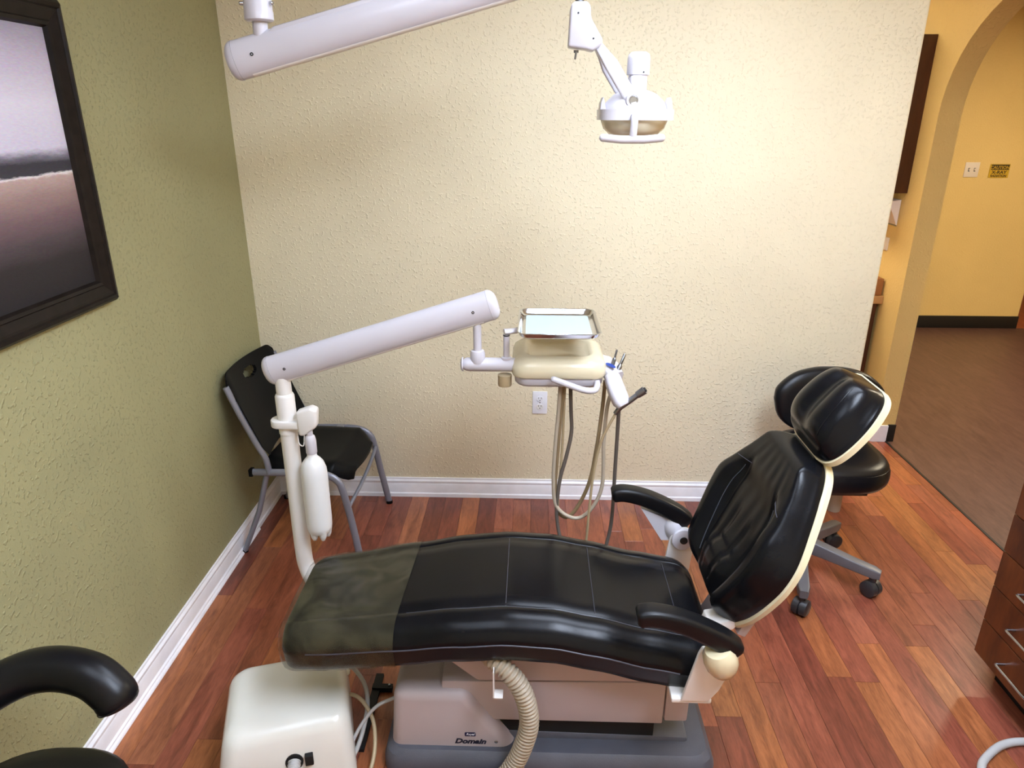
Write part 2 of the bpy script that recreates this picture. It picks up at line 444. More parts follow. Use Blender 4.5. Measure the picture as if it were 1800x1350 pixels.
# baseboards (moulded profile: depth from wall, height)
BB = [(0, 0), (.018, 0), (.018, .018), (.0125, .022), (.0125, .066), (.010, .072), (.0125, .078), (.0125, .084), (.006, .092), (.006, .099), (0, .1)]
struct('baseboard_back', prism([(-d, z) for d, z in BB], .012, 2.735, 'x'), 'white_trim', 'white moulded baseboard along the cream wall', ang=25)
struct('baseboard_left', prism([(d, z) for d, z in BB], -4.3, -.001, 'y'), 'white_trim', 'white moulded baseboard along the green wall', ang=25)
struct('trim_2', prism([(.0125, 0)]+[(.0125+.013*math.cos(R(a)), .013*math.sin(R(a))) for a in range(0, 91, 15)], -4.3, -.33, 'y'), 'white_trim', 'white quarter-round strip at the foot of the green wall')
struct('baseboard_end', prism([(2.73+d, z) for d, z in BB], -.012, .13, 'y'), 'white_trim', 'white baseboard around the end of the cream wall', ang=25)
struct('baseboard_right', join(prism([(3.215-d, z) for d, z in BB], .70, 2.2, 'y'), box(3.203, 3.287, .695, .707, 0, .1)), 'white_trim', 'white baseboard on the tan wall by the arch', ang=25)
struct('baseboard_jamb', box(3.288, 3.332, .698, .707, 0, .105), 'black_vinyl', 'black vinyl cove base on the arch jamb', bev=.002)
struct('baseboard_hall', box(3.33, 5.535, 3.088, 3.10, 0, .11), 'black_vinyl', 'black vinyl cove base along the hallway wall', bev=.003)

# ceiling lights (the light of the place, plus added fill at left and nook)
def ceiling_panel(x, y, lx, ly, m, label, group='ceiling light panels'):
    t = thing('ceiling_light', label, 'ceiling light', (x, y, CH), group)
    f = join(box(x-lx/2-.03, x+lx/2+.03, y-ly/2-.03, y-ly/2, CH-.03, CH-.001), box(x-lx/2-.03, x+lx/2+.03, y+ly/2, y+ly/2+.03, CH-.03, CH-.001),
             box(x-lx/2-.03, x-lx/2, y-ly/2, y+ly/2, CH-.03, CH-.001), box(x+lx/2, x+lx/2+.03, y-ly/2, y+ly/2, CH-.03, CH-.001))
    obj('frame', f, 'white_enamel', t)
    obj('diffuser', box(x-lx/2, x+lx/2, y-ly/2, y+ly/2, CH-.022, CH-.01), m, t)
ceiling_panel(2.0, -2.55, .6, 1.2, 'panel_main', 'bright ceiling light panel above the viewer')
ceiling_panel(.75, -2.75, .6, 1.2, 'fill_left', 'added fill light panel on the ceiling near the green wall')  # unseen panel, added as fill to brighten the left side
ceiling_panel(1.9, -1.3, 1.2, .6, 'panel_side', 'long ceiling light panel above the dental chair')
ceiling_panel(5.0, .8, .6, 1.2, 'panel_hall', 'warm ceiling light panel in the hallway')
ceiling_panel(1.75, 1.25, .6, 1.2, 'fill_nook', 'added warm fill light panel above the cabinet nook')  # unseen panel, added to light the nook behind the partition

# ================================================================== DENTAL CHAIR
YC = -1.395
dc = thing('dental_chair', 'reclining black leather dental chair with cream shell and grey base', 'dental chair', (1.3, YC, 0))
TT = [(.57, .490), (.7, .508), (.9, .541), (1.05, .566), (1.18, .578), (1.3, .572), (1.41, .551), (1.55, .517), (1.66, .497), (1.72, .49)]
WW = [(.57, .188), (.7, .203), (.9, .221), (1.1, .233), (1.72, .238)]
X0, X1 = .588, 1.722
PROF = [(0, 0), (.45, .0), (.655, .0), (.672, -.004), (.69, -.0005), (.76, -.002), (.86, -.010), (.935, -.026), (.985, -.045), (1.0, -.058), (.995, -.064), (.985, -.072), (.955, -.105), (.92, -.124), (.86, -.131), (.4, -.131)]
def seat_section(x, off=0.0, x0=X0, x1=X1, r0=.035, r1=.075, dz0=.02):
    T = interp(TT, x)+off; W = interp(WW, x)+off
    d0, d1 = x-x0, x1-x
    if d0 < r0: W -= .8*(r0-math.sqrt(max(0, r0*r0-(r0-d0)**2))); T -= .5*(r0-math.sqrt(max(0, r0*r0-(r0-d0)**2)))
    if d1 < r1: W -= (r1-math.sqrt(max(0, r1*r1-(r1-d1)**2)))
    if d1 < .04: T -= .6*(.04-math.sqrt(max(0, .0016-(.04-d1)**2)))
    sh = 1.0
    if d0 < .05: sh = .75+.25*math.sqrt(max(0, 1-(1-d0/.05)**2))
    pts = [(x, YC-w*W, T+z*sh-(off*2.2 if z < -.09 else 0)) for w, z in PROF]
    pts += [(x, YC+w*W, T+z*sh-(off*2.2 if z < -.09 else 0)) for w, z in PROF[:0:-1]]
    return pts
xs = [X0+t for t in (0, .002, .006, .012, .02, .03)] + [X0+.05+i*.024 for i in range(43)] + [X1-t for t in (.06, .045, .03, .02, .012, .006, .002, 0)]
xs = sorted(set(x for x in xs if X0 <= x <= X1))
seat = obj('seat_cushion', loft([seat_section(x) for x in xs]), 'leather', dc, ang=60)
def seat_top(x, w):     # w = fraction of half width, signed (negative = near side)
    T = interp(TT, x); W = interp(WW, x); a = abs(w)
    pr = [(p, z) for p, z in PROF[:11]]
    return Vector((x, YC+w*W, T+interp(pr, a)))
for sgn in (-1, 1):
    obj('seam', tube([seat_top(.92+i*.02, sgn*.672)+Vector((0, 0, .0006)) for i in range(38)], .0009, 6), 'seam', seat)
    obj('piping', tube([Vector((x, YC+sgn*(interp(WW, x)+.0005), interp(TT, x)-.0615)) for x in [.66+i*.03 for i in range(33)]], .0022, 6), 'seam' if sgn < 0 else 'leather', seat)
for x in (1.18, 1.41, 1.635):
    obj('seam', tube([seat_top(x, -.672+i*.0672)+Vector((0, 0, .0006)) for i in range(21)], .0009, 6), 'seam', seat)
# transparent sleeve over the foot end
def film():
    secs = []
    for i in range(30):
        x = .580+i*(.905-.580)/29
        s = seat_section(x, .003, x0=.579, r0=.025)
        s2 = []
        for p in s:
            wv = .0022*math.sin(p[0]*70+p[1]*31)*math.sin(p[1]*53+p[0]*23)
            xx = p[0] + (.02*(p[1]-YC)/.2*.4 if i > 24 else 0)
            s2.append((xx, p[1]+wv*.5, p[2]+abs(wv)))
        secs.append(s2)
    g = loft(secs, caps=False)
    n = len(secs[0]); g[1].append(tuple(range(n-1, -1, -1)))
    return g
obj('plastic_cover', film(), 'plastic_film', dc, ang=80, label='clear plastic sleeve over the foot end of the seat')

# backrest: a leaning padded panel, width W(t), padding d(s,t)
def sm(a, b, x): t = max(0, min(1, (x-a)/(b-a))); return t*t*(3-2*t)
def panel(O, lean, L, Wf, df, ns=36, nt_=36, back=-.004, asym=0.0):
    v = Vector((math.sin(lean), 0, math.cos(lean))); n = Vector((-math.cos(lean), 0, math.sin(lean))); O = Vector(O)
    def pt(s, t, d): return O+v*(t*L)+Vector((0, 1, 0))*(s*Wf(t)+(max(0, s)*asym*math.exp(-((t-.62)/.2)**2)))+n*d
    V, F = [], []
    def tt(j): q = j/nt_; return .5-.5*math.cos(math.pi*q)
    def ss(i): q = i/ns; return -math.cos(math.pi*q)*.5*2*.5+(2*q-1)*.5
    for side in (0, 1):
        for j in range(nt_+1):
            for i in range(ns+1):
                s, t = ss(i), tt(j)
                V.append(pt(s, t, df(s, t) if side == 0 else back))
    w_ = ns+1; o = w_*(nt_+1)
    for j in range(nt_):
        for i in range(ns):
            F.append((j*w_+i, j*w_+i+1, (j+1)*w_+i+1, (j+1)*w_+i))
            F.append((o+j*w_+i, o+(j+1)*w_+i, o+(j+1)*w_+i+1, o+j*w_+i+1))
    for i in range(ns):
        F.append((i, o+i, o+i+1, i+1)); k = nt_*w_; F.append((k+i, k+i+1, o+k+i+1, o+k+i))
    for j in range(nt_):
        F.append((j*w_, (j+1)*w_, o+(j+1)*w_, o+j*w_)); k = ns; F.append((j*w_+k, o+j*w_+k, o+(j+1)*w_+k, (j+1)*w_+k))
    return (V, F), pt
BO = (1.757, YC, .512); BL = .488; BLEAN = R(24.5)
BW = lambda t: sint([(0, .085), (.012, .115), (.035, .145), (.08, .168), (.17, .198), (.30, .224), (.43, .238), (.56, .232), (.72, .196), (.86, .158), (.94, .130), (.98, .104), (1, .075)], t)
def bd(s, t):
    a = abs(s)
    e = math.sqrt(max(0, 1-sm(.80, 1.0, a)**2*.96))*math.sqrt(max(0, 1-sm(.10, 0, t)**2*.9))*math.sqrt(max(0, 1-sm(.90, 1.0, t)**2*.9))
    d = .05
    d += .034*sm(.48, .74, a)*sm(.0, .15, t)*(1-sm(.55, .80, t))           # side bolsters
    d += .022*(1-sm(.25, .55, a))*math.exp(-((t-.20)/.12)**2)              # lumbar roll
    d += .016*sm(.62, .78, t)                                              # shoulder pad
    d -= .006*math.exp(-((a-.50)/.03)**2)*(1-sm(.70, .8, t))*sm(.05, .15, t)
    d -= .006*math.exp(-((a-.20)/.03)**2)*(1-sm(.45, .55, t))*sm(.05, .15, t)
    d -= .005*math.exp(-((t-.30)/.02)**2)*(1-sm(.2, .5, a))
    d += .0008*math.sin(s*26+t*6)*math.sin(t*9)*(1-sm(.5, .7, a))*sm(.25, .4, t)*(1-sm(.8, .95, t))
    return .004+d*e
bg, bpt = panel(BO, BLEAN, BL, BW, bd, 56, 60, asym=.028)
back = obj('backrest_cushion', bg, 'leather', dc, ang=70)
for sgn in (-1, 1):
    obj('seam', tube([bpt(sgn*(.52+.05*math.sin(t*3)), t, bd(sgn*(.52+.05*math.sin(t*3)), t)+.0008) for t in [.12+.03*i for i in range(20)]], .0011, 6), 'seam', back)
    obj('seam', tube([bpt(sgn*.20, t, bd(sgn*.2, t)+.0008) for t in [.10+.02*i for i in range(20)]], .0010, 6), 'seam', back)
obj('seam', tube([bpt(-.8+.05*i, .70+.05*math.cos((-.8+.05*i)*2), bd(-.8+.05*i, .70+.05*math.cos((-.8+.05*i)*2))+.0008) for i in range(7)], .001, 6), 'seam', back)
obj('seam', tube([bpt(.5+.05*i, .70+.05*math.cos((.5+.05*i)*2), bd(.5+.05*i, .70+.05*math.cos((.5+.05*i)*2))+.0008) for i in range(7)], .001, 6), 'seam', back)
SW = lambda t: BW(t)+.006
sg, _ = panel((BO[0]-.002*math.sin(BLEAN), YC, BO[2]-.004), BLEAN, BL+.008, SW, lambda s, t: .006*math.sqrt(max(0, 1-sm(.95, 1, abs(s))**2)), 24, 60, back=-.012, asym=.028)
obj('backrest_shell', sg, 'cream_shell', dc, ang=40)
# inner back plate and hinge block under the shell
vv = Vector((math.sin(BLEAN), 0, math.cos(BLEAN))); nn = Vector((-math.cos(BLEAN), 0, math.sin(BLEAN)))
def local_box(O, a0, a1, b0, b1, c0, c1):      # a along y, b along the back, c along the normal
    g = box(a0, a1, b0, b1, c0, c1)
    return xf(g, lambda x, y, z: tuple(Vector(O)+Vector((0, x, 0))+vv*y+nn*z))
obj('hinge_bracket', local_box(BO, -.16, .16, .0, .22, -.045, -.02), 'taupe_metal', dc, bev=.004)
obj('hinge_block', join(box(1.64, 1.76, YC-.10, YC+.10, .34, .40), local_box(BO, -.06, .06, -.10, .1, -.05, -.02)), 'taupe_metal', dc, bev=.006)

# headrest
HO = (1.945, YC, .965); HLEAN = R(38); HL = .215
HW = lambda t: sint([(0, .065), (.015, .085), (.05, .104), (.12, .12), (.25, .13), (.45, .132), (.65, .125), (.85, .107), (.94, .09), (.98, .073), (1, .055)], t)
def hd(s, t):
    a = abs(s)
    e = math.sqrt(max(0, 1-sm(.78, 1.0, a)**2*.95))*math.sqrt(max(0, 1-sm(.16, 0, t)**2*.95))*math.sqrt(max(0, 1-sm(.84, 1.0, t)**2*.95))
    d = .036
    q = max(0, 1-(a/.90)**3.2)*max(0, 1-(abs(t-.56)/.44)**3.0)
    pil = q**.6
    d += .052*pil
    d -= .016*pil*math.exp(-(s/.26)**2)
    return .003+d*e
hg, hpt = panel(HO, HLEAN, HL, HW, hd, 56, 56)
head = obj('headrest_cushion', hg, 'leather', dc, ang=70)
obj('seam', tube([hpt(-.70+.1*(t-.2), t, hd(-.70+.1*(t-.2), t)+.0006) for t in [.2+.03*i for i in range(22)]], .0009, 6), 'leather', head)
hs, _ = panel((HO[0]-.002, YC, HO[2]-.003), HLEAN, HL+.007, lambda t: HW(t)+.006, lambda s, t: .005, 24, 56, back=-.010)
obj('headrest_shell', hs, 'cream_shell', dc, ang=40)
hv = Vector((math.sin(HLEAN), 0, math.cos(HLEAN))); hn = Vector((-math.cos(HLEAN), 0, math.sin(HLEAN)))
def hbox(a0, a1, b0, b1, c0, c1): return xf(box(a0, a1, b0, b1, c0, c1), lambda x, y, z: tuple(Vector(HO)+Vector((0, x, 0))+hv*y+hn*z))
obj('headrest_mount', join(hbox(-.055, .055, .03, .16, -.045, -.012), hbox(-.03, .03, .05, .12, -.075, -.045)), 'off_white', dc, bev=.006)
obj('headrest_bar', tube([Vector(HO)+hv*.06-hn*.05, Vector(HO)-hv*.02-hn*.045, Vector(BO)+vv*(BL-.12)-nn*.035], .016, 4, sx=.5, sy=1.4, up=(0, 1, 0)), 'dull_steel', dc)

# armrests: curved padded bars, mounts, pivot brackets on both sides
def armrest(y):
    path = [(1.492, y, .655), (1.53, y, .660), (1.586, y, .648), (1.642, y, .624), (1.698, y, .592), (1.735, y, .560)]
    sp = spline(path, 5); secs = []
    for i, p in enumerate(sp):
        t = (sp[min(i+1, len(sp)-1)]-sp[max(i-1, 0)]).normalized(); nrm = Vector((-t.z, 0, t.x))
        q = i/(len(sp)-1); h = .021+.006*q; wd = .026
        e = 1.0
        if q < .06: e = .72+.28*math.sqrt(1-(1-q/.06)**2)
        if q > .94: e = .72+.28*math.sqrt(1-(1-(1-q)/.06)**2)
        secs.append([p+nrm*(b*e)+Vector((0, a*e, 0)) for a, b in rrect(-wd, wd, -h, h, .012, 4)])
    return loft(secs)
for sgn in (-1, 1):
    y = YC+sgn*.285
    obj('armrest', armrest(y), 'arm_rubber', dc, ang=50)
    # cream dome under the arm end
    dome = lathe([(.001, -.040), (.018, -.037), (.032, -.026), (.039, -.008), (.041, .008), (.039, .030), (.03, .045)], (1.700, y+sgn*.008, .534), (-.35, sgn*.12, 1), 20)
    obj('armrest_mount', dome if sgn < 0 else join(dome, prism([(1.585, .612), (1.70, .565), (1.70, .50), (1.655, .50)], y-.012, y+.012)), 'dome_cream' if sgn < 0 else 'white_enamel', dc, ang=50)
    # riser plate from the seat frame up to the pivot
    yb = YC+sgn*.262
    pl = [(1.622, .385), (1.69, .385), (1.712, .42), (1.752, .53), (1.745, .55), (1.66, .55), (1.652, .53)]
    if sgn > 0: pl = [(1.66, .37), (1.745, .37), (1.757, .52), (1.745, .548), (1.718, .558), (1.69, .548), (1.679, .52)]
    br = obj('pivot_bracket', prism(pl, yb-.006, yb+.006), 'off_white', dc, bev=.003)
    lk = [(1.718+.036*math.cos(R(a)), .520+.036*math.sin(R(a))) for a in range(75, 286, 15)] + [(1.775, .528), (1.79, .585)]
    if sgn > 0: obj('pivot_link', prism(lk, yb-.020, yb-.008), 'white_enamel', dc, bev=.002)
    else: obj('pivot_link', prism([(1.69, .487), (1.765, .520), (1.785, .555), (1.70, .535)], yb+.10, yb+.16), 'off_white', dc, bev=.004)
    if sgn > 0:
        obj('pivot_bolt', lathe([(.012, 0), (.012, .003), (.006, .003), (.006, .001)], (1.718, yb-.0205, .520), (0, -1, 0), 16), 'hole_dark', dc)
    obj('seat_strut', box(1.60, 1.70, min(yb, yb-sgn*.10), max(yb, yb-sgn*.10), .372, .386), 'off_white', dc, bev=.004)

# base: floor plate, cover with slanted end, lift rail
obj('base_plate', loft([[(x, y, z) for x, y in rrect(.83+i, 1.772-i, -1.572+i, -1.20-i, .05, 5)] for z, i in ((0, 0), (.035, .0), (.06, .008), (.074, .022))]), 'grey_base', dc, ang=30)
obj('base_ridge', prism([(.93, .058), (1.10, .088), (1.18, .098), (1.70, .088), (1.70, .058)], -1.50, -1.27), 'grey_base', dc, bev=.01)
cov = [(.850, .044), (.866, .264), (1.07, .264), (1.222, .044)]
cover = obj('base_cover', prism(cov, -1.535, -1.25), 'taupe_metal', dc, bev=.03, seg=6, ang=60)
obj('lift_arm', prism([(1.0, .150), (1.62, .150), (1.62, .298), (1.0, .286)], -1.512, -1.25), 'taupe_metal', dc, bev=.005)
obj('lift_end', prism([(1.623, .158), (1.688, .158), (1.690, .30), (1.623, .30)], -1.51, -1.26), 'taupe_metal', dc, bev=.006)
obj('lift_gap', box(1.05, 1.60, -1.495, -1.29, .085, .151), 'dark_gap', dc)
obj('seat_frame', prism([(.98, .405), (1.10, .43), (1.28, .43), (1.66, .345), (1.66, .31), (1.10, .30)], YC-.13, YC+.13), 'taupe_metal', dc, bev=.01)
obj('cover_screw', lathe([(.005, 0), (.005, .002), (.002, .003)], (1.152, -1.535, .094), (0, -1, 0), 12), 'chrome', dc)
yF = -1.5352
text('model_lettering', 'Domain', .0245, (1.078, yF, .085), (1, 0, 0), (0, 0, 1), 'ink', dc, shear=.30, offset=.0011, wscale=1.12)
badge = obj('badge', xf(prism(rrect(1.063, 1.094, .112, .126, .003, 4), yF-.0008, yF+.001), lambda x, y, z: (x, y, z)), 'navy', dc)
text('badge_lettering', 'Royal', .0105, (1.0785, yF-.0009, .1165), (1, 0, 0), (0, 0, 1), 'white_ink', badge, shear=.35, offset=.0001)

# corrugated suction hose hanging at the near side
hp = spline([(1.10, -1.50, .425), (1.142, -1.57, .427), (1.183, -1.60, .412), (1.216, -1.608, .371), (1.236, -1.61, .315), (1.244, -1.61, .246), (1.232, -1.61, .176), (1.206, -1.61, .10), (1.165, -1.62, .045), (1.09, -1.66, .031), (1.0, -1.75, .030)], 40)
# resample evenly
def resample(P, step):
    out = [P[0]]; acc = 0
    for a, b in zip(P, P[1:]):
        d = (b-a).length; 
        while acc+d >= step:
            t = (step-acc)/d; a = a+(b-a)*t; out.append(a.copy()); d = (b-a).length; acc = 0
        acc += d
    return out
hp = resample(hp, .0019)
obj('corrugated_hose', tube(hp, [(.0205, .0240, .0268, .0270, .0245, .0208)[i % 6] for i in range(len(hp))], 16), 'corrugated', dc, ang=80, label='ribbed taupe suction hose')
obj('hose_clip', join(box(1.150, 1.153, -1.630, -1.60, .345, .43), box(1.150, 1.175, -1.630, -1.60, .345, .348)), 'off_white', dc)

# ================================================================== DELIVERY UNIT (post, balance arm, head with hoses)
du = thing('delivery_unit', 'white dental delivery unit with balance arm, post and hanging hoses', 'dental unit', (.468, -1.0, 0))
YP = -1.0
pp = spline([(.463, YP, .90), (.463, YP, .6), (.463, YP, .36), (.468, YP, .29), (.492, YP-.015, .24), (.54, YP-.05, .205), (.64, YP-.13, .19), (.80, YP-.25, .19), (.95, -1.30, .19)], 8)
obj('post', tube(pp, .0275, 20), 'off_white', du, ang=60)
obj('post_sleeve', lathe([(.030, .80), (.030, .925), (.027, .932), (.024, .935), (.024, .99)], (.463, YP, 0), n=24), 'off_white', du)
clamp = prism(rrect(.413, .532, YP-.040, YP+.028, .032, 6), .826, .850, 'z')
obj('bottle_clamp', clamp, 'off_white', du, bev=.004)
obj('bottle_bracket', prism([(.505, .885), (.552, .902), (.572, .893), (.566, .835), (.525, .805), (.508, .806)], YP-.045, YP-.005), 'off_white', du, bev=.008, seg=3)
def bal_arm(xL, zL, xR, zR, y, r, parent, pre):
    a = Vector((xL, y, zL)); b = Vector((xR, y, zR)); d = (b-a).normalized()
    body = tube([a, b], r, 32, sy=.62, up=(-d.z, 0, d.x))
    arm = obj('arm', body, 'white_enamel', parent, ang=60)
    for p, q in ((a, -d), (b, d)):
        pts = [p+q*(.026*math.sin(R(t))) for t in range(0, 91, 15)]; rad = [r*1.02*math.cos(R(t))**.6 if t < 90 else r*.05 for t in range(0, 91, 15)]
        obj('arm_end_cap', tube(pts, rad, 32, sy=.62, up=(-d.z, 0, d.x)), 'white_enamel', parent, ang=60)
        obj('arm_gap', tube([p-q*.0005, p+q*.0008], r*1.004, 32, sy=.62, up=(-d.z, 0, d.x)), 'seam', parent)
        s = p-q*.05
        obj('arm_screw', lathe([(.0045, 0), (.0045, .002), (.002, .002), (.002, .0005)], s+Vector((0, -r*.62+.001, 0)), (0, -1, 0), 10), 'hole_dark', parent)
    nrm = Vector((d.z, 0, -d.x))
    obj('arm_strip', tube([a+nrm*(r*.87)+d*.03, b+nrm*(r*.87)-d*.03], r*.35, 12, sy=.9, sx=.4, up=(-d.z, 0, d.x)), 'off_white', parent)
    return d
bal_arm(.435, 1.010, 1.112, 1.224, YP, .0465, du, 'lower')
obj('arm_rod', lathe([(.0125, 1.06), (.0125, 1.175)], (1.074, YP, 0), n=18), 'white_enamel', du)
obj('rod_collar', lathe([(.022, 1.045), (.023, 1.052), (.023, 1.074), (.020, 1.082), (.013, 1.084)], (1.074, YP, 0), n=24), 'white_enamel', du)
obj('cross_bar', rtube([(1.045, YP, 1.038), (1.20, YP, 1.038)], .0215, 20, e=4), 'white_enamel', du, ang=50)
obj('bar_cap', lathe([(.022, 0), (.022, .004), (.016, .008)], (1.030, YP, 1.038), (-1, 0, 0), 20), 'white_enamel', du)
obj('bar_socket', lathe([(.0205, .970), (.0215, .974), (.0215, 1.005)], (1.157, YP, 0), n=24), 'amber_plastic', du)
obj('tray_post', lathe([(.016, 1.055), (.016, 1.062), (.0095, 1.064), (.0095, 1.135)], (1.162, YP, 0), n=18), 'white_enamel', du)
obj('tray_post_ring', lathe([(.0100, 1.130), (.0100, 1.134)], (1.162, YP, 0), n=18), 'hole_dark', du)
obj('tray_arm', tube(spline([(1.155, YP, 1.143), (1.185, YP+.01, 1.143), (1.24, YP+.05, 1.1435), (1.32, YP+.06, 1.1435)], 5), .013, 12, sx=.6, sy=1.15), 'white_enamel', du, ang=60)
# head: cream moulded cover on a white lower body
secs = []
hx0, hx1, hy0, hy1 = 1.178, 1.466, -1.055, -.785
for z, i, r in ((1.012, .004, .04), (1.020, 0, .045), (1.040, 0, .05), (1.056, .006, .05), (1.068, .020, .05), (1.072, .036, .045), (1.0715, .042, .04), (1.066, .050, .035), (1.058, .058, .03)):
    secs.append([(x, y, z) for x, y in rrect(hx0+i, hx1-i, hy0+i, hy1-i, r, 6)])
obj('head_cover', loft(secs), 'aged_cream', du, ang=60)
obj('head_body', loft([[(x, y, z) for x, y in rrect(hx0+i, hx1-i, hy0+i, hy1-i, .04, 6)] for z, i in ((.978, .03), (.982, .016), (.99, .010), (1.0125, .008))]), 'white_enamel', du, ang=40)
obj('head_trim', prism([(x, y) for x, y in rrect(hx0+.006, hx1-.006, hy0+.006, hy1-.006, .04, 6)], 1.0105, 1.0135, 'z'), 'dull_steel', du)
for i in range(3):
    obj('head_label', box(1.318+i*.010, 1.323+i*.010, hy0+.0075, hy0+.009, 1.002, 1.0035), 'ink', du)
obj('head_handle', rtube(spline([(1.305, hy0-.022, 1.020), (1.35, hy0-.030, 1.006), (1.395, hy0-.034, .992), (1.425, hy0-.026, .988), (1.436, hy0-.006, .995), (1.437, hy0+.02, 1.0)], 6), .0095, 14), 'white_enamel', du, ang=60)
# instrument holder at the right end
hold = obj('instrument_holder', loft([[c+Vector((sx_*u[0], sx_*u[1], sx_*u[2])) for u in [tuple(Vector((.86, .5, .1))*a+Vector((.1, -.3, .95))*b) for a, b in rrect(-.026, .026, -.02, .02, .012, 4)]]
     for c, sx_ in ((Vector((1.440, -.925, 1.030)), .95), (Vector((1.462, -.965, 1.034)), 1.05), (Vector((1.482, -1.00, 1.024)), 1.1), (Vector((1.494, -1.025, 1.006)), 1.05))]), 'white_enamel', du, ang=50)
lobe = loft([[c+Vector((0, 1, 0))*0+Vector((.82, .45, .30))*(a*k)+Vector((.10, -.80, .58))*(b*k) for a, b in rrect(-.026, .026, -.02, .02, .015, 4)] for c, k in
     ((Vector((1.478, -1.018, 1.020)), .85), (Vector((1.487, -1.032, 1.000)), 1.05), (Vector((1.498, -1.050, .972)), 1.1), (Vector((1.510, -1.065, .948)), 1.05), (Vector((1.516, -1.072, .936)), .7))])
obj('holder_lobe', lobe, 'white_enamel', du, ang=50)
obj('holder_badge', xf(lathe([(.0175, 0), (.0175, .0012)], (0, 0, 0), n=20, sy=.5), lambda x, y, z: tuple(Vector((1.478, -1.020, 1.046))+Vector((.80, -.55, -.22))*x+Vector((.45, .72, .2))*y+Vector((.1, -.45, .88))*z)), 'blue_badge', du)
def instrument(base, tip, r0, r1, m1, m2, nm):
    a, b = Vector(base), Vector(tip); d = b-a
    h = obj(nm, tube([a, a+d*.5, a+d*.55, a+d*.6], [r0, r0, r0*.8, r1], 12), m1, du, ang=30)
    obj('tip', tube([a+d*.58, a+d*.96, b], [r1, r1, r1*.6], 10), m2, h, ang=30)
instrument((1.483, -1.005, 1.03), (1.497, -1.0, 1.090), .006, .0032, 'dull_steel', 'dull_steel', 'handpiece')
instrument((1.490, -1.02, 1.00), (1.522, -1.0, 1.078), .0078, .0045, 'dull_steel', 'steel', 'handpiece')
sy = obj('air_water_syringe', tube([(1.508, -1.06, .925), (1.535, -1.062, .948), (1.556, -1.062, .966), (1.558, -1.062, .968), (1.578, -1.064, .985)], [.008, .0085, .0085, .011, .0125], 14), 'dull_steel', du, ang=30)
obj('nozzle', tube([(1.578, -1.064, .985), (1.5815, -1.0645, .988)], [.008, .007], 12), 'hole_dark', sy)
obj('syringe_base', tube([(1.494, -1.06, .905), (1.512, -1.06, .93)], [.0065, .009], 12), 'dull_steel', du)
# hoses
def hose(pts, r, m, nm='hose', label=None): obj(nm, tube(spline(pts, 8), r, 10), m, du, ang=70, label=label)
hose([(1.329, -1.0, .98), (1.325, -1.0, .88), (1.318, -1.0, .76), (1.315, -1.0, .64), (1.325, -1.0, .55), (1.365, -1.01, .513), (1.41, -1.01, .510), (1.452, -1.01, .56), (1.474, -1.01, .64), (1.471, -1.01, .78), (1.475, -1.01, .90), (1.485, -1.02, .96)], .0062, 'tube_pale')
hose([(1.337, -.99, .98), (1.332, -.99, .86), (1.326, -.99, .72), (1.322, -.99, .60), (1.335, -.99, .520), (1.365, -.99, .497), (1.40, -.995, .545), (1.433, -1.0, .64), (1.450, -1.0, .76), (1.462, -1.0, .90), (1.466, -1.0, .99)], .0062, 'tube_brown')
hose([(1.361, -.97, .98), (1.366, -.97, .88), (1.370, -.97, .80), (1.356, -.98, .72), (1.337, -.99, .64), (1.328, -1.0, .54), (1.334, -1.01, .47), (1.352, -1.03, .41), (1.39, -1.06, .36), (1.43, -1.07, .34), (1.475, -1.06, .37), (1.495, -1.04, .43), (1.508, -1.03, .52), (1.509, -1.03, .70), (1.508, -1.04, .84), (1.506, -1.055, .915)], .0062, 'tube_dark')
hose([(1.344, -.98, .98), (1.343, -.98, .84), (1.340, -.98, .70), (1.333, -.985, .56), (1.336, -1.0, .46), (1.36, -1.02, .37), (1.395, -1.03, .36), (1.424, -1.04, .42), (1.431, -1.045, .55), (1.438, -1.05, .68), (1.455, -1.055, .80), (1.480, -1.06, .87), (1.500, -1.06, .912)], .0042, 'tube_tan')
# water bottle
bc = (.540, YP-.03, 0)
bot = obj('water_bottle', lathe([(.001, .452), (.030, .450), (.038, .458), (.041, .475), (.042, .50), (.0425, .66), (.041, .685), (.034, .708), (.024, .722), (.016, .730), (.0145, .745)], bc, n=28), 'bottle_plastic', du, ang=60, label='milky plastic water bottle hanging beside the post')
for k in range(5):
    a = 2*math.pi*k/5+.3
    obj('foot', lathe([(.001, .426), (.006, .428), (.011, .440), (.016, .465)], (bc[0]+.024*math.cos(a), bc[1]+.024*math.sin(a), 0), n=12), 'bottle_plastic', bot, ang=60)
obj('bottle_cap', lathe([(.0165, .742), (.0175, .745), (.0175, .785), (.015, .80), (.010, .805), (.010, .84)], bc, n=20), 'white_enamel', bot)
obj('air_line', tube(spline([(.500, YP-.03, .80), (.505, YP-.035, .775), (.518, YP-.035, .770), (.522, YP-.03, .80), (.524, YP-.03, .815)], 6), .002, 8), 'off_white', du)

# tray: shallow steel pan with rolled rim and paper liner
def tray():
    t = thing('instrument_tray', 'shallow stainless steel instrument tray with pale blue paper liner', 'tray', (1.315, -.97, 1.155))
    x0, x1, y0, y1 = 1.203, 1.432, -1.112, -.838
    prof = [(1.1545, .012), (1.1545, .010), (1.160, .003), (1.171, -.002), (1.1725, -.005), (1.171, -.007), (1.1695, -.005), (1.159, .0), (1.1525, .008), (1.1525, .012)]
    g = loft([[(x, y, z) for x, y in rrect(x0+i, x1-i, y0+i, y1-i, .028, 6)] for z, i in prof])
    obj('pan', g, 'chrome', t, ang=50)
    obj('liner', prism(rrect(x0+.017, x1-.017, y0+.017, y1-.017, .012, 5), 1.1548, 1.1556, 'z'), 'tray_liner', t)
tray()

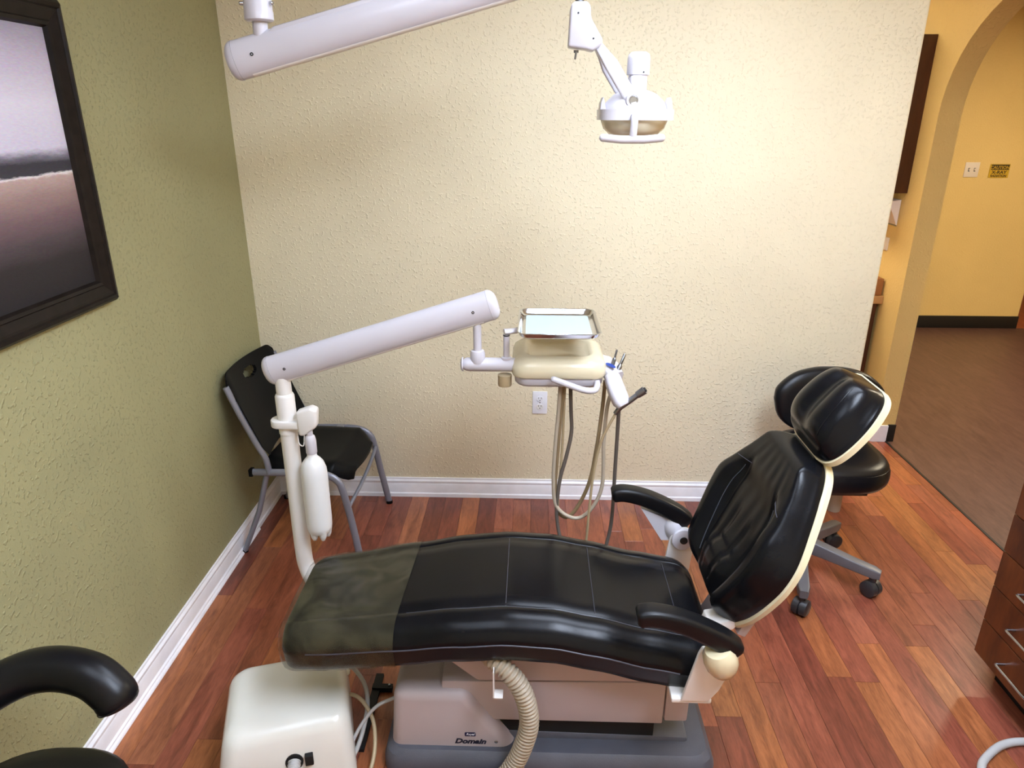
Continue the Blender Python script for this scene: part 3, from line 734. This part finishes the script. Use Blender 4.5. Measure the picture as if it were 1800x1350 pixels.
# ================================================================== OPERATING LAMP on a ceiling arm
lp = thing('dental_lamp', 'white dental operating lamp on a jointed ceiling arm', 'dental lamp', (.55, -1.09, CH))
YL = -1.09
obj('ceiling_pole', lathe([(.0185, 1.90), (.0185, 1.99)], (.549, YL, 0), n=20), 'white_enamel', lp)
obj('pole_collar', lathe([(.030, 1.968), (.0355, 1.972), (.0355, 1.990), (.0345, 1.992), (.034, 2.08), (.03, 2.085), (.03, CH-.03), (.07, CH-.025), (.07, CH-.001)], (.549, YL, 0), n=28), 'white_enamel', lp, ang=35)
for a in (-1, 1):
    obj('collar_screw', lathe([(.005, 0), (.005, .008), (.003, .010)], (.549+a*.033, YL-.008, 2.008), (a, -.3, 0), 10), 'steel', lp)
bal_arm(.482, 1.880, 1.375, 2.1115, YL, .0475, lp, 'upper')
obj('arm_joint_saddle', prism([(.545, 1.925), (.585, 1.957), (1.34, 2.152), (1.34, 2.10)], YL-.018, YL+.018), 'white_enamel', lp, bev=.008)
obj('drop_rod', lathe([(.011, 2.005), (.011, 2.11)], (1.345, YL, 0), n=16), 'dull_steel', lp)
kn = [(1.318, 1.909), (1.322, 2.0), (1.330, 2.010), (1.362, 2.010), (1.371, 2.0), (1.372, 1.975), (1.402, 1.928), (1.404, 1.918), (1.380, 1.899), (1.362, 1.904)]
obj('knuckle', prism(kn, YL-.026, YL+.026), 'white_enamel', lp, bev=.008, seg=3)
for px, pz in ((1.341, 1.984), (1.380, 1.928)):
    obj('knuckle_screw', lathe([(.0022, 0), (.0022, .001)], (px, YL-.0265, pz), (0, -1, 0), 8), 'hole_dark', lp)
obj('toggle_switch', join(lathe([(.006, 0), (.006, .006)], (1.340, YL, 1.904), (0, 0, -1), 12), rtube([(1.340, YL, 1.90), (1.338, YL, 1.885)], .0026, 8, e=3)), 'dull_steel', lp)
# yoke: two tines from the knuckle to the lamp pivot
def tine(y):
    return loft([[c+Vector((.80, 0, .60))*(a*k)+Vector((0, 1, 0))*b*kb for a, b in rrect(-.018, .018, -.006, .006, .005, 3)] for c, k, kb in
        ((Vector((1.392, YL, 1.916)), .62, 2.4), (Vector((1.408, YL+(y-YL)*.4, 1.894)), .75, 1.8), (Vector((1.425, y, 1.868)), .95, 1.0), (Vector((1.455, y, 1.824)), .95, 1.0), (Vector((1.480, y, 1.788)), .95, 1.0))])
for y in (YL-.045, YL+.045):
    obj('yoke_tine', tine(y), 'white_enamel', lp, ang=50)
obj('pivot_knob', lathe([(.019, 0), (.019, .010), (.017, .014), (.012, .014), (.011, .010)], (1.482, YL-.048, 1.787), (0, -1, 0), 24), 'white_enamel', lp)
obj('pivot_screw', lathe([(.0115, 0), (.0115, .0135), (.009, .0138), (.0085, .0125), (.001, .0125)], (1.482, YL-.048, 1.787), (0, -1, 0), 20), 'steel', lp)
# head: cap tower, dome housing, band with ears, bowl lens, T handle
obj('lamp_tower', lathe([(.024, 1.770), (.024, 1.846), (.0285, 1.848), (.0285, 1.885), (.026, 1.895), (.019, 1.900), (.001, 1.901)], (1.498, YL+.005, 0), n=28), 'white_enamel', lp, ang=50)
obj('tower_screw', lathe([(.0022, 0), (.0022, .001)], (1.508, YL-.0225, 1.853), (0.3, -1, 0), 8), 'hole_dark', lp)
obj('lamp_neck', prism([(1.475, 1.775), (1.475, 1.845), (1.508, 1.845), (1.515, 1.775)], YL-.038, YL+.038), 'white_enamel', lp, bev=.008, seg=3)
obj('lamp_housing', lathe([(.086, 1.748), (.084, 1.765), (.074, 1.784), (.055, 1.802), (.03, 1.812), (.001, 1.814)], (1.494, YL, 0), n=32, sy=.82), 'white_enamel', lp, ang=60)
bo_, bi_ = rrect(1.401, 1.588, YL-.082, YL+.082, .045, 6), rrect(1.406, 1.583, YL-.077, YL+.077, .042, 6)
obj('lamp_band', loft([[(x, y, z) for x, y in p] for p, z in ((bo_, 1.741), (bo_, 1.766), (bi_, 1.766), (bi_, 1.741), (bo_, 1.741))], caps=False), 'white_enamel', lp, ang=40)
for s_ in (-1, 1):
    cx = 1.4945+s_*.088
    obj('band_ear', prism([(cx-s_*.012, 1.765), (cx+s_*.003, 1.765), (cx+s_*.0015, 1.782), (cx-s_*.004, 1.796), (cx-s_*.008, 1.782)], YL-.03, YL+.03), 'white_enamel', lp, bev=.002)
obj('lamp_bowl', lathe([(.086, 1.748), (.085, 1.738), (.078, 1.720), (.062, 1.706), (.058, 1.705), (.001, 1.712)], (1.494, YL, 0), n=32, sy=.84), 'aged_cream', lp, ang=50)
obj('handle_stem', tube(spline([(1.484, YL-.083, 1.752), (1.483, YL-.094, 1.738), (1.482, YL-.096, 1.715), (1.481, YL-.094, 1.700)], 4), .009, 12), 'white_enamel', lp, ang=60)
obj('lamp_handle', rtube([(1.408, YL-.094, 1.700), (1.452, YL-.096, 1.696), (1.508, YL-.096, 1.696), (1.552, YL-.094, 1.700)], .0095, 14), 'white_enamel', lp, ang=60)

# ================================================================== FLOOR BOX with cables
fb = thing('junction_box', 'cream utility junction box on the floor under the chair foot', 'utility box', (.55, -1.50, 0))
def boxxf(x, y, z):
    a = R(17); c, s = math.cos(a), math.sin(a)
    return (.549+x*c-y*s, -1.462+x*s+y*c, z)
secs = []
for z, i, rad in ((.008, 0, .03), (.03, 0, .035), (.10, .003, .04), (.165, .007, .045), (.186, .014, .045), (.198, .026, .042), (.204, .042, .036), (.2055, .06, .03)):
    secs.append([boxxf(x, y, z) for x, y in rrect(-.178+i-.028*(1-z/.2055), .168-i*.6, -.165+i*1.5-.02*(1-z/.2055), .135-i*.7, rad, 6)])
obj('box_cover', loft(secs), 'box_white', fb, ang=60)
obj('box_foot', xf(box(-.175, .165, -.16, .132, 0, .010), boxxf), 'dark_gap', fb)
obj('box_knob', lathe([(.010, 0), (.010, .010), (.006, .014)], boxxf(.158, .06, .165), (1, .1, 0), 14), 'box_white', fb)
obj('cable_port', xf(lathe([(.024, 0), (.024, .004), (.020, .004)], boxxf(.006, -.170, .100), (.25, -1, .15), 20), lambda x, y, z: (x, y, z)), 'dark_gap', fb)
cp = Vector(boxxf(.006, -.170, .100)); cdv = Vector((.2, -1, -.25)).normalized()
cpts = resample(spline([cp+cdv*.0, cp+cdv*.05, cp+cdv*.10+Vector((0, 0, -.006)), cp+cdv*.2+Vector((.01, 0, -.012))], 40), .0016)
obj('flexible_conduit', tube(cpts, [(.015, .0175, .018, .0165, .0145)[i % 5] for i in range(len(cpts))], 14), 'tube_grey', fb, ang=80)
obj('port_tab', xf(box(.034, .056, -.182, -.16, .085, .118), boxxf), 'dark_gap', fb, bev=.002)
def cable(pts, r, m, label): obj('cable', tube(spline(pts, 8), r, 10), m, fb, ang=70, label=label)
cable([(.66, -1.34, .17), (.70, -1.345, .172), (.745, -1.38, .14), (.762, -1.43, .10), (.755, -1.50, .055), (.735, -1.55, .02), (.712, -1.58, .014)], .0065, 'tube_grey', 'grey cable looping beside the floor box')
cable([(.66, -1.42, .12), (.70, -1.415, .135), (.745, -1.43, .13), (.785, -1.465, .09), (.80, -1.52, .045), (.795, -1.58, .012), (.78, -1.68, .008), (.77, -1.8, .008)], .0060, 'tube_tan', 'tan cable running down to the floor')
cable([(.85, -1.45, .16), (.80, -1.47, .145), (.76, -1.50, .105), (.73, -1.545, .06), (.70, -1.60, .03), (.64, -1.68, .025), (.60, -1.74, .02)], .0052, 'tube_grey', 'thin grey cable between box and chair base')
obj('mount_rail', join(box(.735, .76, -1.50, -1.20, .0, .012), box(.735, .80, -1.27, -1.25, .0, .018)), 'dark_gap', fb)
obj('rail_screw', lathe([(.004, 0), (.004, .008), (.002, .010)], (.79, -1.26, .016), n=8), 'steel', fb)

# ================================================================== FOLDING CHAIR in the corner
fc = thing('folding_chair', 'black plastic folding chair with grey tube frame in the wall corner', 'chair', (.28, -.28, 0))
def FC(f, l, z):
    a = R(-4); c, s = math.cos(a), math.sin(a)
    return Vector((.032+f*c-l*s, -.275+f*s+l*c, z))
def fcg(g): return xf(g, lambda x, y, z: tuple(FC(x, y, z)))
def sq(pts, r=.0125, k=6): return tube(spline([FC(*p) for p in pts], k), r*1.3, 4, sx=1.0, sy=.8, up=(0, 0, 1))
for sgn in (-1, 1):
    l = sgn*.225
    obj('front_leg', tube(spline([FC(.09, l, .386), FC(.2, l, .39), FC(.34, l, .395), FC(.405, l, .388), FC(.445, l, .362), FC(.463, l, .315), FC(.49, l, .16), FC(.515, l*1.04, 0)], 6), .0155, 12, sx=1.0, sy=.75), 'grey_tube', fc, ang=60)
    obj('rail_cap', fcg(box(.076, .092, l-.014, l+.014, .370, .402)), 'black_plastic', fc, bev=.003)
    obj('back_post', tube(spline([FC(.028, l, .755), FC(.07, l, .64), FC(.12, l, .52), FC(.150, l, .455), FC(.158, l, .41), FC(.160, l, .385)], 6), .0155, 12, sx=1.0, sy=.75), 'grey_tube', fc, ang=60)
    obj('rear_leg', tube([FC(.150, l*.94, .40), FC(.09, l*.97, .2), FC(.004, l*1.02, 0)], .0150, 12, sx=1.0, sy=.75), 'grey_tube', fc, ang=60)
    obj('rubber_foot', lathe([(.016, 0), (.016, .012), (.013, .014)], FC(.004, l*1.02, 0), n=10), 'black_plastic', fc)
    obj('rubber_foot', lathe([(.016, 0), (.016, .012), (.013, .014)], FC(.515, l*1.04, 0), n=10), 'black_plastic', fc)
    obj('seat_bracket', fcg(box(.30, .33, min(l, l*.85), max(l, l*.85), .395, .412)), 'grey_tube', fc, bev=.002)
obj('front_brace', tube(spline([FC(.478, -.225, .235), FC(.480, -.19, .245), FC(.483, -.05, .262), FC(.480, .10, .285), FC(.474, .19, .30), FC(.468, .225, .305)], 6), .008, 10), 'grey_tube', fc)
# seat shell: contoured, rolled front lip
def fseat():
    V, F = [], []; nu, nv = 22, 18
    for side in (0, 1):
        for j in range(nv+1):
            for i in range(nu+1):
                u, v = i/nu, 2*j/nv-1
                f = .13+.37*u; W = .195+.012*math.sin(u*math.pi)
                if u > .8: W -= .05*((u-.8)/.2)**2
                if u < .1: W -= .02*(1-u/.1)
                z = .425-.014*(1-v*v)*math.sin(u*math.pi)-.05*sm(.78, 1, u)-.03*sm(.85, 1, abs(v))+.005*sm(.15, 0, u)
                V.append(FC(f-.015*v*v*(u > .8), v*W, z-(.012 if side else 0)))
    w_ = nu+1; o = w_*(nv+1)
    for j in range(nv):
        for i in range(nu):
            q = (j*w_+i, j*w_+i+1, (j+1)*w_+i+1, (j+1)*w_+i); F.append(q); F.append(tuple(o+k for k in q[::-1]))
    for i in range(nu): F.append((i, o+i, o+i+1, i+1)); k = nv*w_; F.append((k+i, k+i+1, o+k+i+1, o+k+i))
    for j in range(nv): F.append((j*w_, (j+1)*w_, o+(j+1)*w_, o+j*w_)); k = nu; F.append((j*w_+k, o+j*w_+k, o+(j+1)*w_+k, (j+1)*w_+k))
    return V, F
obj('seat', fseat(), 'black_plastic', fc, ang=50)
def fback():
    """curved back panel with an oval grip hole"""
    V, F = [], []; nu, nv = 72, 72; th = .014
    def pos(v, t, d):
        W = .222 if t > .12 else .222-.02*(1-t/.12)
        c = .030*(1-v*v)
        q = max(0, (abs(v)-.80)/.20); top = -.05*(1-math.sqrt(max(0, 1-q*q)))*sm(.55, 1, t)
        f = .148-.135*t - c + d
        z = .455+(.345+top)*t
        return FC(f, v*W, z)
    hole = set()
    for j in range(nv):
        for i in range(nu):
            v, t = 2*(i+.5)/nu-1, (j+.5)/nv
            if (v/.26)**2+((t-.83)/.062)**2 < 1: hole.add((i, j))
    w_ = nu+1; o = w_*(nv+1)
    for d in (0, th):
        for j in range(nv+1):
            for i in range(nu+1):
                t, v = j/nv, 2*i/nu-1
                e = sm(.9, 1, abs(v))*.012+sm(.93, 1, t)*.010
                V.append(pos(v, t, d+e*(1 if d == 0 else -.0)))
    edge = {}
    for j in range(nv):
        for i in range(nu):
            if (i, j) in hole: continue
            q = (j*w_+i, j*w_+i+1, (j+1)*w_+i+1, (j+1)*w_+i); F.append(q); F.append(tuple(o+k for k in q[::-1]))
            for a, b in zip(q, q[1:]+q[:1]):
                if (b, a) in edge: del edge[(b, a)]
                else: edge[(a, b)] = 1
    for a, b in edge: F.append((b, a, o+a, o+b))
    return V, F
obj('backrest', fback(), 'black_plastic', fc, ang=50)

# ================================================================== WHEELED STOOL behind the chair back
st = thing('wheeled_stool', 'black leather wheeled stool with backrest behind the dental chair', 'stool', (2.335, -.56, 0))
SX, SY = 2.335, -.56
obj('hub', lathe([(.032, .075), (.036, .09), (.036, .155), (.030, .165), (.027, .17)], (SX, SY, 0), n=20), 'stool_grey', st)
obj('gas_column', lathe([(.025, .16), (.025, .30), (.014, .302), (.014, .40)], (SX, SY, 0), n=18), 'stool_grey', st)
for k in range(5):
    a = R(-105+72*k); d = Vector((math.cos(a), math.sin(a), 0)); n_ = Vector((-d.y, d.x, 0)); c0 = Vector((SX, SY, 0))
    secs = [[c0+d*r+Vector((0, 0, z))+n_*p+Vector((0, 0, q)) for p, q in rrect(-w_, w_, -h_, h_, .006, 3)] for r, z, w_, h_ in ((.02, .140, .024, .030), (.10, .130, .022, .026), (.20, .115, .021, .022), (.285, .104, .021, .020), (.308, .101, .015, .016))]
    obj('base_leg', loft(secs), 'stool_grey', st, ang=50)
    cc = c0+d*.285; wd = Vector((math.cos(a+1.1), math.sin(a+1.1), 0))
    cs = obj('caster', join(lathe([(.022, -.030), (.032, -.025), (.0335, -.003), (.026, -.002), (.026, .002), (.0335, .003), (.032, .025), (.022, .030)], cc+Vector((0, 0, .034)), wd, 20)), 'caster_dark', st, ang=40)
    obj('caster_stem', lathe([(.014, .055), (.014, .095)], cc, n=10), 'caster_dark', cs)
# saddle seat
CX, CY = 2.425, -.475
def blob(prof, cx, cy, ax, ay, p=2.6, n=40, dish=0, tilt=None):
    secs = []
    for r, z in prof:
        s = []
        for k in range(n):
            t = 2*math.pi*k/n; c, q = math.cos(t), math.sin(t)
            x = ax*r*math.copysign(abs(c)**(2/p), c); y = ay*r*math.copysign(abs(q)**(2/p), q)
            s.append((cx+x, cy+y, z))
        secs.append(s)
    return loft(secs)
seat2 = obj('seat', blob([(.86, .418), (.94, .422), (.985, .438), (1.0, .46), (.99, .482), (.965, .494), (.96, .497), (.945, .505), (.88, .517), (.75, .522), (.5, .516), (.25, .511), (.02, .510)], CX, CY, .218, .215), 'stool_leather', st, ang=60)
obj('seam', tube([Vector((CX+.9635*.218*math.copysign(abs(math.cos(t))**(2/2.6), math.cos(t)), CY+.9635*.215*math.copysign(abs(math.sin(t))**(2/2.6), math.sin(t)), .4955)) for t in [2*math.pi*k/80 for k in range(81)]], .0012, 6), 'stool_leather', seat2)
obj('seat_plate', box(2.27, 2.53, -.64, -.42, .395, .42), 'caster_dark', st, bev=.006)
obj('tilt_mechanism', join(lathe([(.024, .27), (.026, .275), (.026, .395)], (2.462, -.53, 0), n=16), box(2.31, 2.47, -.575, -.52, .36, .396)), 'tube_pale', st, bev=.002)
# stool back: rounded six-sided pad, curved around the sitter, leaning away
def stback():
    out = [(-.225, .02), (-.215, .07), (-.15, .125), (-.07, .148), (.0, .152), (.07, .148), (.15, .125), (.215, .07), (.225, .02), (.205, -.05), (.15, -.10), (.08, -.118), (0, -.12), (-.08, -.118), (-.15, -.10), (-.205, -.05)]
    o2 = [Vector((p[0], 0, p[1])) for p in out]; loop = spline(o2+[o2[0]], 4)[:-1]
    secs = []
    for k, d in ((.80, -.012), (.93, -.008), (.99, .006), (1.0, .022), (.985, .036), (.93, .046), (.80, .052), (.5, .055), (.2, .056), (.02, .056)):
        s = []
        for p in loop:
            x, z = p.x*k, p.z*k
            s.append((2.475+x, -.265-d+.10*x*x/.05*.12*-1+ z*.12, .635+z))
        secs.append(s)
    return loft(secs)
obj('backrest', stback(), 'stool_leather', st, ang=60)
obj('back_bracket', tube(spline([(2.475, -.42, .402), (2.475, -.27, .402), (2.475, -.222, .44), (2.475, -.235, .60)], 6), .018, 8, sx=.35, sy=1.2), 'caster_dark', st)
obj('back_knob', lathe([(.018, 0), (.018, .02), (.012, .026)], (2.475, -.215, .57), (0, 1, 0), 14), 'caster_dark', st)

# ================================================================== FRAMED PAINTING on the green wall
pa = thing('framed_painting', 'framed abstract landscape painting in pale mauve and charcoal on green wall', 'painting', (0, -1.55, 1.25))
py0, py1, pz0, pz1 = -2.06, -1.055, 1.246, 2.022
FP = [(0, .002), (0, .024), (.010, .036), (.020, .038), (.024, .033), (.030, .033), (.052, .024), (.056, .028), (.064, .026), (.070, .014), (.070, .002)]
secs = []
for d, x in FP:
    secs.append([(x, py0+d, pz0+d), (x, py1-d, pz0+d), (x, py1-d, pz1-d), (x, py0+d, pz1-d)])
secs.append(secs[0])
obj('frame', loft(secs, caps=False), 'frame_wood', pa, smooth=False)
obj('canvas', box(.003, .015, py0+.068, py1-.068, pz0+.068, pz1-.068), 'painting_paint', pa)

# ================================================================== DRAWER CABINET at the right
cb = thing('drawer_cabinet', 'reddish brown wooden drawer cabinet with bar handles at the right edge', 'cabinet', (2.95, -1.5, 0))
cx0, cy1, cy0 = 2.715, -1.128, -2.1
obj('body', box(cx0+.02, 3.203, cy0, cy1-.002, .10, .82), 'cabinet_wood', cb, bev=.001)
obj('toe_kick', box(cx0+.08, 3.203, cy0, cy1-.02, 0, .10), 'dark_gap', cb)
obj('worktop', box(cx0-.015, 3.213, cy0-.01, cy1+.012, .82, .855), 'counter_top', cb, bev=.004)
zs = [.102, .232, .362, .490, .622, .818]
for col_ in range(2):
    ya, yb_ = (cy1-.47, cy1) if col_ == 0 else (cy0, cy1-.474)
    for z0, z1 in zip(zs, zs[1:]):
        dr = obj('drawer', box(cx0, cx0+.02, ya+.0015, yb_-.0015, z0+.0015, z1-.0015), 'cabinet_wood', cb, bev=.0012, seg=1)
        yc_ = (ya+yb_)/2+.02; zc = (z0+z1)/2-.001; hw = .068 if col_ == 0 else .068
        yc_ = ya+.265 if col_ == 0 else yc_
        obj('handle', tube(spline([(cx0, yc_+hw, zc), (cx0-.022, yc_+hw, zc), (cx0-.028, yc_+hw-.006, zc), (cx0-.028, yc_, zc), (cx0-.028, yc_-hw+.006, zc), (cx0-.022, yc_-hw, zc), (cx0, yc_-hw, zc)], 4), .0042, 8), 'steel', dr)
# grey vacuum hose lying on the floor in front of it
tag(obj('floor_hose', tube(spline([(2.50, -1.75, .012), (2.51, -1.62, .012), (2.535, -1.515, .012), (2.592, -1.459, .012), (2.664, -1.421, .012), (2.74, -1.415, .012), (2.80, -1.45, .012), (2.815, -1.6, .012)], 8), .0115, 12), 'tube_grey', ang=70), 'grey rubber hose curving on the floor before the drawers', 'hose')

# ================================================================== FOREGROUND STOOL with padded arm, lower left
fs = thing('assistant_stool', 'black assistant stool with curved padded arm beside the green wall', 'stool', (.26, -2.12, 0))
ap = spline([(.05, -2.14, .545), (.065, -2.04, .59), (.11, -1.955, .63), (.18, -1.91, .658), (.25, -1.895, .664), (.32, -1.897, .650), (.365, -1.907, .617), (.375, -1.912, .600)], 8)
arm_r = [.043+.003*math.sin(i/len(ap)*3.1) for i in range(len(ap))]
aend = (ap[-1]-ap[-2]).normalized()
obj('padded_arm', tube([ap[0]]+ap+[ap[-1]+aend*(.020*math.sin(R(t))) for t in (20, 40, 58, 74, 84, 90)], [.01]+arm_r+[arm_r[-1]*max(.05, math.cos(R(t))**.55) for t in (20, 40, 58, 74, 84, 90)], 24), 'stool_leather', fs, ang=45)
obj('seam', tube([ap[-1]+Vector((math.cos(a)*.0, 0, 0))+((Vector((0, 1, 0))*math.cos(a)+((ap[-1]-ap[-2]).normalized().cross(Vector((0, 1, 0))))*math.sin(a))*(arm_r[-1]+.0004)) for a in [2*math.pi*k/24 for k in range(25)]], .0012, 6), 'stool_leather', fs)
obj('arm_support', tube(spline([(.05, -2.11, .58), (.06, -2.16, .45), (.10, -2.2, .36), (.24, -2.14, .345)], 6), .014, 10), 'dull_steel', fs)
obj('seat', blob([(.88, .355), (.96, .36), (1.0, .385), (1.0, .41), (.97, .445), (.90, .458), (.7, .464), (.02, .464)], .245, -2.085, .195, .195, p=2.4), 'stool_leather', fs, ang=60)
obj('gas_column', lathe([(.03, .06), (.03, .2), (.02, .2), (.02, .36)], (.255, -2.115, 0), n=16), 'stool_grey', fs)
for k in range(5):
    a = R(20+72*k); d = Vector((math.cos(a), math.sin(a), 0)); c0 = Vector((.255, -2.115, 0))
    obj('base_leg', tube([c0+d*.02+Vector((0, 0, .10)), c0+d*.21+Vector((0, 0, .075))], [.02, .015], 8), 'stool_grey', fs)
    obj('caster', lathe([(.02, -.018), (.026, -.014), (.026, .014), (.02, .018)], c0+d*.205+Vector((0, 0, .0265)), (-d.y, d.x, 0), 14), 'caster_dark', fs)

# ================================================================== WALL FITTINGS
ou = thing('wall_outlet', 'white duplex power outlet on the cream wall under the tray', 'outlet', (1.282, -.003, .503))
ox, oz = 1.2815, .503
obj('cover_plate', box(ox-.0345, ox+.0345, -.006, -.0005, oz-.056, oz+.056), 'outlet_white', ou, bev=.002)
for s_ in (-1, 1):
    zc = oz+s_*.0195
    so = obj('socket', lathe([(.0165, 0), (.0165, .0022), (.0155, .003)], (ox, -.006, zc), (0, -1, 0), 20, sy=.85), 'off_white' if s_ < 0 else 'outlet_white', ou)
    for sx_ in (-1, 1): obj('slot', box(ox+sx_*.0062-.0011, ox+sx_*.0062+.0011, -.0093, -.0085, zc+.001, zc+.0085), 'hole_dark', so)
    obj('ground_hole', lathe([(.0025, 0), (.0025, .0005)], (ox, -.009, zc-.0065), (0, -1, 0), 10), 'hole_dark', so)
obj('plate_screw', lathe([(.003, 0), (.002, .0012)], (ox, -.006, oz), (0, -1, 0), 10), 'steel', ou)
sw = thing('light_switch', 'white double light switch on the hallway wall left of sign', 'light switch', (4.84, 3.097, 1.347))
obj('cover_plate', box(4.782, 4.898, 3.094, 3.0995, 1.289, 1.405), 'switch_white', sw, bev=.002)
for s_ in (-1, 1):
    obj('toggle', box(4.84+s_*.023-.005, 4.84+s_*.023+.005, 3.083, 3.095, 1.34, 1.357), 'switch_white', sw, bev=.001)
    obj('toggle_slot', box(4.84+s_*.023-.007, 4.84+s_*.023+.007, 3.0932, 3.0945, 1.332, 1.362), 'dull_steel', sw)
sg_ = thing('caution_sign', 'yellow caution x-ray sign on the hallway wall', 'sign', (5.06, 3.097, 1.335))
obj('plate', box(4.985, 5.145, 3.096, 3.0995, 1.284, 1.392), 'sign_yellow', sg_)
obj('band', box(4.995, 5.140, 3.0948, 3.0962, 1.347, 1.388), 'sign_dark', sg_)
text('lettering', 'CAUTION', .034, (5.066, 3.0946, 1.354), (1, 0, 0), (0, 0, 1), 'sign_yellow', sg_, offset=.0006, extrude=.0002)
text('lettering', "X-RAY", .034, (5.066, 3.0955, 1.316), (1, 0, 0), (0, 0, 1), 'sign_dark', sg_, offset=.001, extrude=.0003, wscale=1.2)
text('lettering', 'RADIATION', .024, (5.066, 3.0955, 1.291), (1, 0, 0), (0, 0, 1), 'sign_dark', sg_, offset=.001, extrude=.0003)

# ================================================================== NOOK behind the partition
uc = thing('wall_cabinet', 'dark brown wall cabinet seen past the end of cream wall', 'cabinet', (3.06, 1.3, 1.373))
obj('body', box(2.93, 3.214, .852, 1.75, 1.373, 2.13), 'hall_cabinet_wood', uc, bev=.002)
for k in range(2): obj('door', box(2.91, 2.929, .854+k*.449, .854+k*.449+.446, 1.376, 2.127), 'hall_cabinet_wood', uc, bev=.002)
ct = thing('counter_cabinet', 'tan counter on a dark brown base cabinet in the nook', 'counter', (2.9, 1.3, 0))
obj('worktop', box(2.62, 3.214, .885, 2.0, .765, .81), 'counter_top', ct, bev=.004)
obj('base_panel', box(2.66, 3.194, .905, 1.95, 0, .765), 'hall_cabinet_wood', ct, bev=.002)
tag(obj('cardboard_box', box(3.165, 3.205, .90, 1.06, .811, .905), 'carton', bev=.002), 'small brown cardboard box standing on the nook counter', 'box')
tag(obj('paper_stack', box(3.07, 3.155, .90, 1.10, .811, .900), 'paper', bev=.003), 'white paper stack beside the cardboard box on counter', 'paper')
ph = thing('paper_holder', 'white slanted paper holder on the wall below dark cabinet', 'holder', (3.19, .95, 1.2))
obj('sheet', prism([(3.212, 1.335), (3.140, 1.325), (3.150, 1.318), (3.207, 1.205), (3.212, 1.20)], .895, 1.10), 'paper', ph)
obj('holder_back', box(3.209, 3.2145, .90, 1.105, 1.195, 1.335), 'dull_steel', ph)
tag(obj('wall_plate', box(3.207, 3.2145, .945, 1.01, 1.055, 1.125), 'switch_white', bev=.002), 'small white wall plate above the nook counter', 'wall plate')
